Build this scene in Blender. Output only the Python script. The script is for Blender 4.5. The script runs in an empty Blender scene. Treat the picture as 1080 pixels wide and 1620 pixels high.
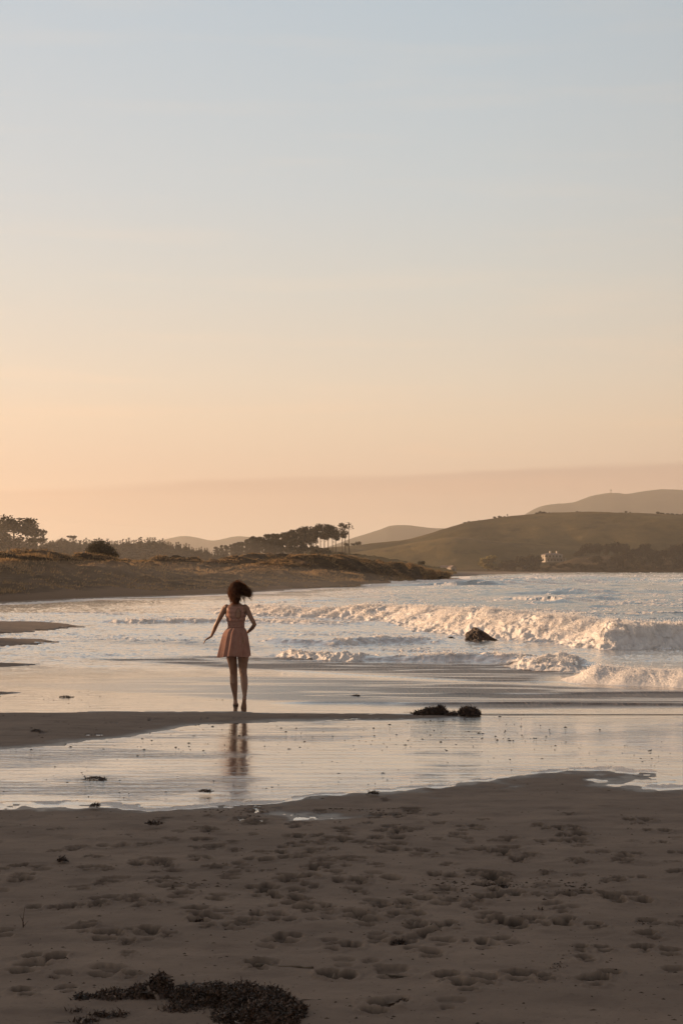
import bpy, bmesh, math, random
import numpy as np
from mathutils import Vector, Matrix

# ------------------------------------------------------------------ camera, sky, sun
S = bpy.context.scene
col = S.collection
F = 2400.0            # focal length in pixels of the 1080x1620 frame
CAMZ = 1.8
PITCH = math.atan(90 / F)
cd = bpy.data.cameras.new('camera')
cam = bpy.data.objects.new('camera', cd); col.objects.link(cam)
cd.sensor_fit = 'VERTICAL'; cd.sensor_height = 36; cd.lens = F / 1620 * 36
cd.clip_start = 0.1; cd.clip_end = 20000
cam.location = (0, 0, CAMZ); cam.rotation_euler = (math.pi / 2 + PITCH, 0, 0)
S.camera = cam

SUN_EL = math.radians(8.5)
SUN_AZ = math.radians(-71.0)        # from +Y towards -X
sd = Vector((math.sin(SUN_AZ) * math.cos(SUN_EL), math.cos(SUN_AZ) * math.cos(SUN_EL), math.sin(SUN_EL)))
sl = bpy.data.lights.new('sun', 'SUN'); sl.energy = 5.0; sl.angle = math.radians(0.6); sl.color = (1.0, 0.63, 0.36)
so = bpy.data.objects.new('sun', sl); col.objects.link(so)
so.rotation_euler = (-sd).to_track_quat('-Z', 'Y').to_euler()

W = bpy.data.worlds.new('World'); S.world = W; W.use_nodes = True
nt = W.node_tree; N = nt.nodes; L = nt.links
N.clear()
def nd(t, **k):
    n = N.new(t)
    for a, b in k.items(): setattr(n, a, b)
    return n
def mth(op, a, b=None, clamp=False):
    m = N.new('ShaderNodeMath'); m.operation = op; m.use_clamp = clamp
    for i, v in enumerate((a, b)):
        if v is None: continue
        if isinstance(v, (int, float)): m.inputs[i].default_value = v
        else: L.new(v, m.inputs[i])
    return m.outputs[0]
def mix(fac, a, b, mode='MIX'):
    m = N.new('ShaderNodeMix'); m.data_type = 'RGBA'; m.blend_type = mode
    for i, v in ((0, fac), (6, a), (7, b)):
        if isinstance(v, (int, float)): m.inputs[i].default_value = v
        elif isinstance(v, tuple): m.inputs[i].default_value = (*v, 1)
        else: L.new(v, m.inputs[i])
    return m.outputs[2]
def ramp(v, stops, interp='LINEAR'):
    r = N.new('ShaderNodeValToRGB'); r.color_ramp.interpolation = interp
    e = r.color_ramp.elements
    while len(e) > 1: e.remove(e[0])
    for i, (p, c) in enumerate(stops):
        q = e[0] if i == 0 else e.new(p)
        q.position = p; q.color = (*c, 1)
    L.new(v, r.inputs[0]); return r.outputs[0]
sky = nd('ShaderNodeTexSky', sky_type='NISHITA', sun_disc=False)
sky.sun_elevation = SUN_EL; sky.sun_rotation = SUN_AZ; sky.dust_density = 2.0; sky.air_density = 1.2
tc = nd('ShaderNodeTexCoord')
sep = nd('ShaderNodeSeparateXYZ'); L.new(tc.outputs['Generated'], sep.inputs[0])
elev = mth('MAXIMUM', sep.outputs[2], 0.0)
base = ramp(mth('POWER', elev, 0.5), [
    (0.0, (.84, .60, .40)), (0.25, (.81, .58, .42)), (0.31, (.86, .655, .475)), (0.352, (.82, .68, .53)),
    (0.429, (.71, .675, .60)), (0.492, (.62, .65, .645)), (0.593, (.525, .60, .65)), (0.75, (.35, .355, .38)), (1.0, (.25, .24, .245))])
# warmer and brighter on the sun's side of the sky, dimmer behind
dot = nd('ShaderNodeVectorMath', operation='DOT_PRODUCT'); L.new(tc.outputs['Generated'], dot.inputs[0])
dot.inputs[1].default_value = (math.sin(SUN_AZ), math.cos(SUN_AZ), 0)
side = ramp(mth('ADD', mth('MULTIPLY', dot.outputs['Value'], .5), .5), [
    (0.0, (.66, .58, .54)), (0.35, (.74, .70, .68)), (0.62, (.92, .955, .98)), (0.76, (1.0, 1.01, 1.03)), (1.0, (1.7, 1.32, 1.02))])
grad = mix(1.0, base, side, 'MULTIPLY')
# low bank of thin cloud above the hills, with a soft uneven top edge, and faint wisps
mp = nd('ShaderNodeMapping'); L.new(tc.outputs['Generated'], mp.inputs[0]); mp.inputs['Scale'].default_value = (3, 3, 34)
nz = nd('ShaderNodeTexNoise'); L.new(mp.outputs[0], nz.inputs[0]); nz.inputs['Scale'].default_value = 1.6; nz.inputs['Detail'].default_value = 6
edge = mth('ADD', mth('MULTIPLY', sep.outputs[0], 0.038), mth('ADD', 0.0612, mth('MULTIPLY', mth('SUBTRACT', nz.outputs[0], .5), 0.012)))
bank = nd('ShaderNodeMapRange', interpolation_type='SMOOTHSTEP'); L.new(mth('SUBTRACT', edge, elev), bank.inputs[0])
bank.inputs[1].default_value = -0.0008; bank.inputs[2].default_value = 0.0045
fade = nd('ShaderNodeMapRange', interpolation_type='SMOOTHSTEP'); L.new(elev, fade.inputs[0])
fade.inputs[1].default_value = 0.018; fade.inputs[2].default_value = 0.055
bk = mth('MULTIPLY', mth('MULTIPLY', bank.outputs[0], fade.outputs[0]), mth('ADD', .60, mth('MULTIPLY', nz.outputs[0], .55)))
c1 = mix(bk, grad, mix(1.0, grad, (.81, .76, .785), 'MULTIPLY'))
mp2 = nd('ShaderNodeMapping'); L.new(tc.outputs['Generated'], mp2.inputs[0]); mp2.inputs['Scale'].default_value = (2.2, 2.2, 26); mp2.inputs['Rotation'].default_value = (0, .06, 0)
nz2 = nd('ShaderNodeTexNoise'); L.new(mp2.outputs[0], nz2.inputs[0]); nz2.inputs['Scale'].default_value = 2.4; nz2.inputs['Detail'].default_value = 8
wi = nd('ShaderNodeMapRange', interpolation_type='SMOOTHSTEP'); L.new(nz2.outputs[0], wi.inputs[0]); wi.inputs[1].default_value = .50; wi.inputs[2].default_value = .70
c2 = mix(mth('MULTIPLY', wi.outputs[0], .55), c1, mix(1.0, c1, (1.10, 1.03, .98), 'MULTIPLY'))
nish = mix(1.0, sky.outputs[0], (.10, .10, .10), 'MULTIPLY')
c3 = mix(.10, c2, nish)
bg = nd('ShaderNodeBackground'); bg.inputs[1].default_value = 0.735; L.new(c3, bg.inputs[0])
wo = nd('ShaderNodeOutputWorld'); L.new(bg.outputs[0], wo.inputs[0])

S.view_settings.view_transform = 'Standard'; S.view_settings.look = 'None'
S.view_settings.exposure = 0.52; S.view_settings.gamma = 1
S.cycles.max_bounces = 8; S.cycles.volume_bounces = 1; S.cycles.use_denoising = True
S.cycles.diffuse_bounces = 6; S.cycles.glossy_bounces = 3

rng = np.random.default_rng(11); random.seed(5)

# ------------------------------------------------------------------ helpers
def P(px, py, Y):
    """point of the photo's pixel at forward distance Y"""
    u = (px - 540) / F; v = -(py - 810) / F
    dy = math.cos(PITCH) - v * math.sin(PITCH); dz = math.sin(PITCH) + v * math.cos(PITCH)
    return Vector((u / dy * Y, Y, CAMZ + dz / dy * Y))
def G(px, py, z=0.0):
    """point of the photo's pixel on the level z"""
    u = (px - 540) / F; v = -(py - 810) / F
    dy = math.cos(PITCH) - v * math.sin(PITCH); dz = math.sin(PITCH) + v * math.cos(PITCH)
    t = (z - CAMZ) / dz
    return (u * t, dy * t)

def hsh(ix, iy, seed):
    n = (ix.astype(np.int64) * 374761393 + iy.astype(np.int64) * 668265263 + seed * 974634777) & 0xffffffff
    n = ((n ^ (n >> 13)) * 1274126177) & 0xffffffff
    return ((n ^ (n >> 16)) & 0xffffff) / float(0xffffff)
def vnoise(x, y, seed=0):
    x = np.asarray(x, float); y = np.asarray(y, float)
    ix = np.floor(x); iy = np.floor(y); fx = x - ix; fy = y - iy
    fx = fx * fx * fx * (fx * (fx * 6 - 15) + 10); fy = fy * fy * fy * (fy * (fy * 6 - 15) + 10)
    a = hsh(ix, iy, seed); b = hsh(ix + 1, iy, seed); c = hsh(ix, iy + 1, seed); d = hsh(ix + 1, iy + 1, seed)
    return (a + (b - a) * fx) * (1 - fy) + (c + (d - c) * fx) * fy
def fbm(x, y, seed=0, o=4, g=.5):
    s = 0; a = 1; t = 0
    for i in range(o):
        cx, sx = math.cos(i * 1.1 + .4), math.sin(i * 1.1 + .4)
        s = s + a * vnoise((x * cx - y * sx) * 2 ** i + 17.3 * i, (x * sx + y * cx) * 2 ** i - 9.1 * i, seed + i); t += a; a *= g
    return s / t
def billow(x, y, seed=0, o=4, g=.55):
    s = 0; a = 1; t = 0
    for i in range(o):
        cx, sx = math.cos(i * 1.3 + .2), math.sin(i * 1.3 + .2)
        s = s + a * (1 - np.abs(2 * vnoise((x * cx - y * sx) * 2 ** i + 5.3 * i, (x * sx + y * cx) * 2 ** i + 3.7 * i, seed + i) - 1)); t += a; a *= g
    return s / t
def sst(a, b, x):
    t = np.clip((x - a) / (b - a), 0, 1); return t * t * (3 - 2 * t)
def segdist(X, Y, pts, closed):
    d = np.full(X.shape, 1e9); inside = np.zeros(X.shape, bool)
    n = len(pts)
    for i in range(n if closed else n - 1):
        ax, ay = pts[i]; bx, by = pts[(i + 1) % n]
        vx, vy = bx - ax, by - ay
        t = np.clip(((X - ax) * vx + (Y - ay) * vy) / (vx * vx + vy * vy + 1e-12), 0, 1)
        d = np.minimum(d, np.hypot(X - ax - t * vx, Y - ay - t * vy))
        if closed:
            c = ((ay > Y) != (by > Y)) & (X < (bx - ax) * (Y - ay) / ((by - ay) if by != ay else 1e-9) + ax)
            inside ^= c
    return d, inside
def sdf(X, Y, pts):
    d, i = segdist(X, Y, pts, True); return np.where(i, d, -d)
def linedist(X, Y, pts):
    """signed distance to an open polyline (positive on its seaward side), position along it in metres"""
    best = np.full(X.shape, 1e9); sg = np.zeros(X.shape); along = np.zeros(X.shape); acc = 0
    tot = sum(math.dist(pts[i], pts[i + 1]) for i in range(len(pts) - 1))
    for i in range(len(pts) - 1):
        ax, ay = pts[i]; bx, by = pts[i + 1]; vx, vy = bx - ax, by - ay; ln = math.hypot(vx, vy)
        tr = ((X - ax) * vx + (Y - ay) * vy) / (ln * ln); t = np.clip(tr, 0, 1)
        d = np.hypot(X - ax - t * vx, Y - ay - t * vy)
        cr = vx * (Y - ay) - vy * (X - ax)
        m = d < best - 1e-9
        best = np.where(m, d, best); sg = np.where(m, np.sign(cr), sg)
        along = np.where(m, acc + t * ln, along)
        acc += ln
    return best * sg, along, tot
def smooth_line(pts, n=4):
    for _ in range(n):
        q = [pts[0]]
        for i in range(len(pts) - 1):
            a, b = pts[i], pts[i + 1]
            q += [tuple(.75 * u + .25 * v for u, v in zip(a, b)), tuple(.25 * u + .75 * v for u, v in zip(a, b))]
        q.append(pts[-1]); pts = q
        if len(pts) > 60: break
    return pts

def mesh_np(name, verts, faces, mat=None, parent=None, smooth=True, attrs=None):
    """verts (n,3), faces (m,k) arrays"""
    verts = np.asarray(verts, np.float32); faces = np.asarray(faces, np.int32)
    me = bpy.data.meshes.new(name)
    me.vertices.add(len(verts)); me.vertices.foreach_set('co', verts.ravel())
    k = faces.shape[1]
    me.loops.add(faces.size); me.loops.foreach_set('vertex_index', faces.ravel())
    me.polygons.add(len(faces)); me.polygons.foreach_set('loop_start', np.arange(0, faces.size, k, dtype=np.int32))
    try: me.polygons.foreach_set('loop_total', np.full(len(faces), k, np.int32))
    except Exception: pass
    me.update(calc_edges=True)
    if smooth: me.polygons.foreach_set('use_smooth', np.ones(len(faces), bool))
    for a, v in (attrs or {}).items():
        at = me.attributes.new(a, 'FLOAT', 'POINT'); at.data.foreach_set('value', np.asarray(v, np.float32).ravel())
    if mat: me.materials.append(mat)
    o = bpy.data.objects.new(name, me); col.objects.link(o)
    if parent: o.parent = parent
    return o
def grid_faces(nr, nc, mask=None):
    i = np.arange(nr * nc).reshape(nr, nc)
    f = np.stack([i[:-1, :-1], i[:-1, 1:], i[1:, 1:], i[1:, :-1]], -1)
    if mask is not None: f = f[mask[:-1, :-1] | mask[1:, :-1] | mask[:-1, 1:] | mask[1:, 1:]]
    return f.reshape(-1, 4)
def grid_obj(name, X, Y, Z, mat, attrs=None, mask=None):
    nr, nc = X.shape; f = grid_faces(nr, nc, mask)
    v = np.stack([X, Y, Z], -1).reshape(-1, 3); at = {k: a.ravel() for k, a in (attrs or {}).items()}
    if mask is not None:
        u, inv = np.unique(f, return_inverse=True); v = v[u]; f = inv.reshape(-1, 4); at = {k: a[u] for k, a in at.items()}
    return mesh_np(name, v, f, mat, attrs=at)
def tag(o, label=None, cat=None, group=None, kind=None):
    if label: o['label'] = label
    if cat: o['category'] = cat
    if group: o['group'] = group
    if kind: o['kind'] = kind
    return o
def empty(name, loc, rz=0):
    o = bpy.data.objects.new(name, None); o.empty_display_size = .2; col.objects.link(o)
    o.location = loc; o.rotation_euler = (0, 0, rz); return o
def copy_tree(o):
    c = o.copy(); col.objects.link(c)
    for ch in list(o.children):
        d = ch.copy(); col.objects.link(d); d.parent = c
        for g in list(ch.children):
            e = g.copy(); col.objects.link(e); e.parent = d
    return c

class MB:
    def __init__(s): s.v = []; s.f = []
    def box(s, c, d, rot=None):
        b = len(s.v)
        for x in (-1, 1):
            for y in (-1, 1):
                for z in (-1, 1):
                    p = Vector((x * d[0] / 2, y * d[1] / 2, z * d[2] / 2))
                    if rot: p = rot @ p
                    s.v.append(tuple(Vector(c) + p))
        s.f += [tuple(b + i for i in q) for q in ((0, 1, 3, 2), (4, 6, 7, 5), (0, 4, 5, 1), (2, 3, 7, 6), (0, 2, 6, 4), (1, 5, 7, 3))]
    def loft(s, secs, n=16, ref=(0, 1, 0), caps=True):
        """secs: (point, radius along side, radius along depth)"""
        b = len(s.v); m = len(secs); ref = Vector(ref)
        for i, (p, ra, rb) in enumerate(secs):
            p = Vector(p)
            t = Vector(secs[min(i + 1, m - 1)][0]) - Vector(secs[max(i - 1, 0)][0])
            t.normalize()
            e1 = t.cross(ref)
            if e1.length < 1e-3: e1 = t.cross(Vector((0, 0, 1)))
            e1.normalize(); e2 = t.cross(e1)
            for k in range(n):
                a = 2 * math.pi * k / n
                s.v.append(tuple(p + e1 * (ra * math.cos(a)) + e2 * (rb * math.sin(a))))
        for i in range(m - 1):
            for k in range(n):
                k2 = (k + 1) % n
                s.f.append((b + i * n + k, b + i * n + k2, b + (i + 1) * n + k2, b + (i + 1) * n + k))
        if caps:
            s.f.append(tuple(b + k for k in range(n))[::-1]); s.f.append(tuple(b + (m - 1) * n + k for k in range(n)))
    def ell(s, c, r, n=14, rot=None):
        b = len(s.v); c = Vector(c)
        s.v.append(tuple(c + (rot @ Vector((0, 0, -r[2])) if rot else Vector((0, 0, -r[2])))))
        m = n // 2
        for i in range(1, m):
            th = -math.pi / 2 + math.pi * i / m
            for k in range(n):
                a = 2 * math.pi * k / n
                p = Vector((r[0] * math.cos(th) * math.cos(a), r[1] * math.cos(th) * math.sin(a), r[2] * math.sin(th)))
                if rot: p = rot @ p
                s.v.append(tuple(c + p))
        s.v.append(tuple(c + (rot @ Vector((0, 0, r[2])) if rot else Vector((0, 0, r[2])))))
        e = len(s.v) - 1
        for k in range(n):
            k2 = (k + 1) % n
            s.f.append((b, b + 1 + k2, b + 1 + k)); s.f.append((e, e - n + k, e - n + k2))
            for i in range(m - 2):
                o = b + 1 + i * n
                s.f.append((o + k, o + k2, o + n + k2, o + n + k))
    def build(s, name, mat, parent=None, smooth=True):
        me = bpy.data.meshes.new(name); me.from_pydata(s.v, [], s.f); me.update()
        if smooth:
            for p in me.polygons: p.use_smooth = True
        me.materials.append(mat)
        o = bpy.data.objects.new(name, me); col.objects.link(o)
        if parent: o.parent = parent
        return o

# ------------------------------------------------------------------ materials
def material(name, build):
    m = bpy.data.materials.new(name); m.use_nodes = True
    global N, L
    keepN, keepL = N, L
    N = m.node_tree.nodes; L = m.node_tree.links; N.clear()
    out = N.new('ShaderNodeOutputMaterial')
    sh = build()
    L.new(sh, out.inputs[0]); N_, L_ = N, L
    N, L = keepN, keepL
    return m
def noise(scale, detail=5, rough=.55, vec=None, stretch=None, out=0, dist=0.0):
    n = N.new('ShaderNodeTexNoise'); n.inputs['Scale'].default_value = scale; n.inputs['Detail'].default_value = detail
    n.inputs['Roughness'].default_value = rough; n.inputs['Distortion'].default_value = dist
    if vec is None:
        vec = N.new('ShaderNodeTexCoord').outputs['Object']
    if stretch:
        mp = N.new('ShaderNodeMapping'); mp.inputs['Scale'].default_value = stretch; L.new(vec, mp.inputs[0]); vec = mp.outputs[0]
    L.new(vec, n.inputs[0]); return n.outputs[out]
def mrange(v, a, b, c=0., d=1., smooth=True):
    m = N.new('ShaderNodeMapRange'); m.interpolation_type = 'SMOOTHSTEP' if smooth else 'LINEAR'
    L.new(v, m.inputs[0])
    for i, x in enumerate((a, b, c, d)): m.inputs[i + 1].default_value = x
    return m.outputs[0]
def attr(n):
    a = N.new('ShaderNodeAttribute'); a.attribute_name = n; return a.outputs['Fac']
def bump(h, strength=.5, dist=.01, nrm=None):
    b = N.new('ShaderNodeBump'); b.inputs['Distance'].default_value = dist
    if isinstance(strength, (int, float)): b.inputs['Strength'].default_value = strength
    else: L.new(strength, b.inputs['Strength'])
    L.new(h, b.inputs['Height'])
    if nrm is not None: L.new(nrm, b.inputs['Normal'])
    return b.outputs[0]
def pbsdf(color, rough=.8, normal=None, **k):
    p = N.new('ShaderNodeBsdfPrincipled')
    def st(i, v):
        if isinstance(v, (int, float)): p.inputs[i].default_value = v
        elif isinstance(v, tuple): p.inputs[i].default_value = (*v, 1) if len(v) == 3 and i not in ('Subsurface Radius',) else v
        else: L.new(v, p.inputs[i])
    st('Base Color', color); st('Roughness', rough)
    if normal is not None: st('Normal', normal)
    for a, b in k.items(): st(a.replace('_', ' '), b)
    return p.outputs[0]

def m_sand():
    sp = mrange(noise(38, 3, .6), .60, .70)
    fine = noise(9, 8, .7); big = noise(.9, 5, .6, stretch=(1, 2.2, 1)); mid = noise(3.2, 5, .6, stretch=(1, 1.8, 1))
    c = mix(mrange(big, .35, .7), (.172, .131, .102), (.222, .170, .131))
    c = mix(mrange(mid, .45, .75), c, mix(1.0, c, (.74, .73, .74), 'MULTIPLY'))
    c = mix(mth('MULTIPLY', sp, .45), c, (.10, .075, .06))
    c = mix(attr('wet'), c, (.085, .066, .053))
    c = mix(mth('MULTIPLY', attr('print_dark'), .9), c, (.058, .043, .031))  # footprint pits tinted darker than the sand around them
    gr = mix(mrange(noise(.12, 6, .7), .35, .65), (.075, .058, .026), (.15, .11, .05))
    c = mix(attr('grass'), c, gr)
    h = mth('ADD', mth('MULTIPLY', noise(60, 4, .6), .35), mth('ADD', mth('MULTIPLY', fine, .7), mth('MULTIPLY', noise(170, 2), .15)))
    r = mth('SUBTRACT', .92, mth('MULTIPLY', attr('wet'), .55))
    return pbsdf(c, r, bump(h, .55, .012), Specular_IOR_Level=.25)
M_SAND = material('sand', m_sand)

def m_water():
    pos = N.new('ShaderNodeTexCoord').outputs['Object']
    foam_a = attr('foam'); rf = attr('ruffle'); deep = attr('deep')
    n1 = noise(7.0, 6, .65, pos, (1, 1, 1)); n2 = noise(26, 4, .6, pos)
    fo = mrange(mth('ADD', foam_a, mth('MULTIPLY', mth('SUBTRACT', mth('ADD', mth('MULTIPLY', n1, .6), mth('MULTIPLY', n2, .4)), .5), 1.1)), .38, .60)
    c = mix(deep, (.19, .14, .095), (.045, .070, .074))
    c = mix(rf, c, (.085, .066, .054))
    grain = noise(20, 3, .7, pos, (1, .10, 1))
    c = mix(mth('MULTIPLY', rf, mrange(grain, .54, .66)), c, (.19, .145, .115))
    rough = mth('ADD', mth('ADD', .035, mth('MULTIPLY', rf, .42)), mth('MULTIPLY', deep, .10))
    h = mth('ADD', mth('MULTIPLY', noise(2.6, 5, .6, pos, (.7, 2.6, 1), dist=.5), .8), mth('MULTIPLY', noise(14, 4, .6, pos, (1, 1.4, 1)), .16))
    hb = bump(h, mth('ADD', .10, mth('MULTIPLY', attr('rip'), .9)), .035)
    hb = bump(grain, mth('MULTIPLY', rf, .75), .05, hb)
    w = pbsdf(c, rough, hb, IOR=1.85, Specular_IOR_Level=mth('SUBTRACT', .5, mth('MULTIPLY', rf, .36)))
    fb = bump(mth('ADD', noise(20, 5, .75, pos), mth('MULTIPLY', noise(7, 4, .65, pos), 1.5)), 1.0, .055)
    fm_ = pbsdf((.96, .915, .87), .9, fb, Specular_IOR_Level=.2)
    ft = N.new('ShaderNodeBsdfTranslucent'); ft.inputs[0].default_value = (.95, .88, .80, 1); L.new(fb, ft.inputs[1])
    fx = N.new('ShaderNodeMixShader'); fx.inputs[0].default_value = .06; L.new(fm_, fx.inputs[1]); L.new(ft.outputs[0], fx.inputs[2]); fm = fx.outputs[0]
    gl = N.new('ShaderNodeBsdfGlossy'); gl.inputs['Color'].default_value = (.96, .95, .94, 1); L.new(rough, gl.inputs['Roughness']); L.new(hb, gl.inputs['Normal'])
    wm = N.new('ShaderNodeMixShader'); L.new(mth('MULTIPLY', mth('SUBTRACT', 1, rf), mth('SUBTRACT', .42, mth('MULTIPLY', deep, .22))), wm.inputs[0]); L.new(w, wm.inputs[1]); L.new(gl.outputs[0], wm.inputs[2]); w = wm.outputs[0]
    m = N.new('ShaderNodeMixShader'); L.new(fo, m.inputs[0]); L.new(w, m.inputs[1]); L.new(fm, m.inputs[2])
    return m.outputs[0]
M_WATER = material('water', m_water)

def m_foam():
    d = pbsdf((.96, .915, .87), .9, Specular_IOR_Level=.2); t = N.new('ShaderNodeBsdfTranslucent'); t.inputs[0].default_value = (.95, .88, .80, 1)
    m = N.new('ShaderNodeMixShader'); m.inputs[0].default_value = .08; L.new(d, m.inputs[1]); L.new(t.outputs[0], m.inputs[2]); return m.outputs[0]
M_FOAM = material('foam', m_foam)
def m_dune():
    p = N.new('ShaderNodeTexCoord').outputs['Object']
    a = mrange(noise(.22, 7, .7, p, (1, 1, 3)), .38, .62); b = mrange(noise(1.1, 6, .7, p), .4, .65)
    gr = mix(a, (.026, .019, .012), (.072, .049, .029)); gr = mix(mth('MULTIPLY', mrange(noise(.55, 5, .7, p, (1, 1, 2.5)), .5, .62), .75), gr, (.020, .015, .010)); gr = mix(mth('MULTIPLY', b, .4), gr, (.14, .095, .055))
    c = mix(mth('MULTIPLY', attr('sandy'), .8), gr, (.24, .16, .105))
    return pbsdf(c, .95, bump(mth('ADD', noise(1.6, 6, .7, p), mth('MULTIPLY', noise(6, 4, .7, p), .4)), .9, .5), Specular_IOR_Level=.1)
M_DUNE = material('dune_grass_ground', m_dune)
def m_hill(c1, c2, c3, sc):
    def f():
        p = N.new('ShaderNodeTexCoord').outputs['Object']
        a = mrange(noise(sc, 8, .65, p, (1, 1, 2)), .36, .64); b = mrange(noise(sc * 6, 6, .7, p), .50, .70)
        c = mix(a, c1, c2); c = mix(mth('MULTIPLY', b, .7), c, c3)
        return pbsdf(c, .97, bump(noise(sc * 10, 6, .7, p), .6, 1.5), Specular_IOR_Level=.05)
    return f
M_HILL = material('pasture', m_hill((.045, .038, .016), (.150, .112, .050), (.034, .028, .013), .009))
M_BANK = material('bank_scrub', m_hill((.032, .025, .014), (.075, .052, .028), (.17, .12, .07), .05))
M_FAR = material('far_forest', m_hill((.035, .04, .03), (.06, .06, .04), (.03, .033, .022), .01))
def leafm(c1, c2, tr=.25):
    def f():
        g = N.new('ShaderNodeNewGeometry')
        c = mix(g.outputs['Random Per Island'], c1, c2)
        d = pbsdf(c, .8, Specular_IOR_Level=.15)
        t = N.new('ShaderNodeBsdfTranslucent'); L.new(c, t.inputs[0])
        m = N.new('ShaderNodeMixShader'); m.inputs[0].default_value = tr; L.new(d, m.inputs[1]); L.new(t.outputs[0], m.inputs[2]); return m.outputs[0]
    return f
M_LEAF = material('dark_foliage', leafm((.020, .019, .010), (.058, .047, .024)))
M_LEAF2 = material('olive_foliage', leafm((.15, .125, .045), (.29, .23, .09), .4))
M_CONIF = material('conifer_foliage', leafm((.018, .019, .011), (.048, .040, .022)))
M_GRASS = material('marram_grass', leafm((.14, .095, .045), (.44, .29, .15), .45))
M_TRUNK = material('bark', lambda: pbsdf(mix(mrange(noise(6, 5, .6, None, (3, 3, .5)), .4, .6), (.055, .040, .028), (.13, .095, .065)), .9))
def m_rock():
    p = N.new('ShaderNodeTexCoord').outputs['Object']
    c = mix(mrange(noise(5, 6, .7, p), .4, .65), (.042, .026, .017), (.105, .066, .040))
    return pbsdf(c, .55, bump(noise(14, 8, .75, p), 1, .05))
M_ROCK = material('wet_rock', m_rock)
def m_weed():
    g = N.new('ShaderNodeNewGeometry')
    c = mix(g.outputs['Random Per Island'], (.010, .007, .005), (.11, .062, .038))
    return pbsdf(c, .4, Specular_IOR_Level=.45)
M_WEED = material('seaweed', m_weed)
M_WEED2 = material('kelp_tan', lambda: pbsdf(mix(noise(30, 3), (.07, .045, .03), (.19, .14, .10)), .5))
M_DEBRIS = material('debris', leafm((.02, .014, .010), (.085, .060, .042), .0))
M_SHELL = material('shell_fragments', lambda: pbsdf((.62, .56, .50), .5))
M_SKIN = material('skin', lambda: pbsdf(mix(mrange(noise(9, 4), .3, .7), (.215, .110, .066), (.255, .135, .082)), .5, Subsurface_Weight=.12, Subsurface_Radius=(.02, .008, .004), Subsurface_Scale=.5))
def m_dress():
    p = N.new('ShaderNodeTexCoord').outputs['Object']
    v = N.new('ShaderNodeTexVoronoi'); v.inputs['Scale'].default_value = 34; L.new(p, v.inputs[0])
    k = mrange(v.outputs['Distance'], .12, .30, 1., 0.)
    c = mix(mth('MULTIPLY', k, .55), (.56, .31, .235), (.64, .46, .37))
    c = mix(mrange(noise(7, 5, .6, p), .45, .7), c, mix(1.0, c, (.84, .78, .78), 'MULTIPLY'))
    wv = bump(noise(220, 2, .5, p), .3, .002)
    d = pbsdf(c, .85, wv, Sheen_Weight=.25)
    t = N.new('ShaderNodeBsdfTranslucent'); L.new(c, t.inputs[0])
    m = N.new('ShaderNodeMixShader'); m.inputs[0].default_value = .5; L.new(d, m.inputs[1]); L.new(t.outputs[0], m.inputs[2]); return m.outputs[0]
M_DRESS = material('dress_cotton', m_dress)
def m_hair():
    g = N.new('ShaderNodeNewGeometry')
    c = ramp(g.outputs['Random Per Island'], [(0, (.018, .008, .004)), (.6, (.05, .021, .010)), (.85, (.09, .038, .017)), (1, (.26, .115, .05))])
    d = pbsdf(c, .75, Specular_IOR_Level=.12)
    t = N.new('ShaderNodeBsdfTranslucent'); t.inputs[0].default_value = (.50, .21, .085, 1)
    m = N.new('ShaderNodeMixShader'); m.inputs[0].default_value = .36; L.new(d, m.inputs[1]); L.new(t.outputs[0], m.inputs[2]); return m.outputs[0]
M_HAIR = material('brown_hair', m_hair)
M_WHITE = material('white_weatherboard', lambda: pbsdf(mix(noise(2, 4), (.29, .25, .21), (.36, .32, .27)), .6))
M_ROOF = material('roof_iron', lambda: pbsdf(mix(noise(1.5, 4), (.14, .10, .08), (.20, .14, .11)), .6))
M_GLASS = material('window_glass', lambda: pbsdf((.03, .035, .04), .12))
M_BRICK = material('chimney_render', lambda: pbsdf(mix(noise(3, 4), (.40, .34, .28), (.48, .42, .36)), .8))
M_SHED = material('faded_paint', lambda: pbsdf(mix(noise(2, 4), (.20, .17, .14), (.27, .23, .19)), .8))
M_METAL = material('grey_metal', lambda: pbsdf((.2, .2, .2), .5))

# ------------------------------------------------------------------ ground: one sheet of sand out to the hills
def GP(l): return [G(*p) for p in l]
FRONT = GP([(1300, 1245), (1080, 1243), (1040, 1244), (1008, 1241), (1030, 1237), (1062, 1230), (1040, 1224), (1003, 1220), (975, 1215), (930, 1216), (870, 1217), (835, 1222), (800, 1227),
            (760, 1230), (720, 1233), (690, 1239), (640, 1246), (560, 1253), (500, 1256), (462, 1260), (430, 1267), (280, 1271), (200, 1272), (100, 1270), (0, 1268), (-300, 1270)])
FRONT += [(-30, 9), (-45, -30), (45, -30), (20, 11)]
FRONT = FRONT[:25] + [(-30, 9.2), (-60, -40), (60, -40), (60, 12.5)]
TONGUE = GP([(-400, 1127), (0, 1127), (100, 1125.5), (250, 1126), (400, 1127), (520, 1127.5), (640, 1129), (720, 1131.5), (775, 1134.5), (720, 1135.5), (690, 1137.5), (560, 1139), (440, 1142), (330, 1147), (230, 1158), (180, 1167), (100, 1181), (0, 1187), (-200, 1196), (-900, 1200)])
BANKS = [GP([(-900, 980), (0, 984), (60, 983), (110, 986), (147, 992.5), (110, 994), (60, 999), (0, 1003.5), (-900, 1010)]),
         GP([(-900, 1006), (0, 1009), (60, 1010), (114, 1015), (60, 1018), (0, 1026), (-900, 1034)]),
         GP([(-900, 1044), (0, 1048), (40, 1048.5), (78, 1050), (40, 1054), (0, 1057.5), (-900, 1062)]),
         GP([(-900, 1085), (0, 1090), (32, 1095), (0, 1101), (-900, 1105)])]
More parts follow.
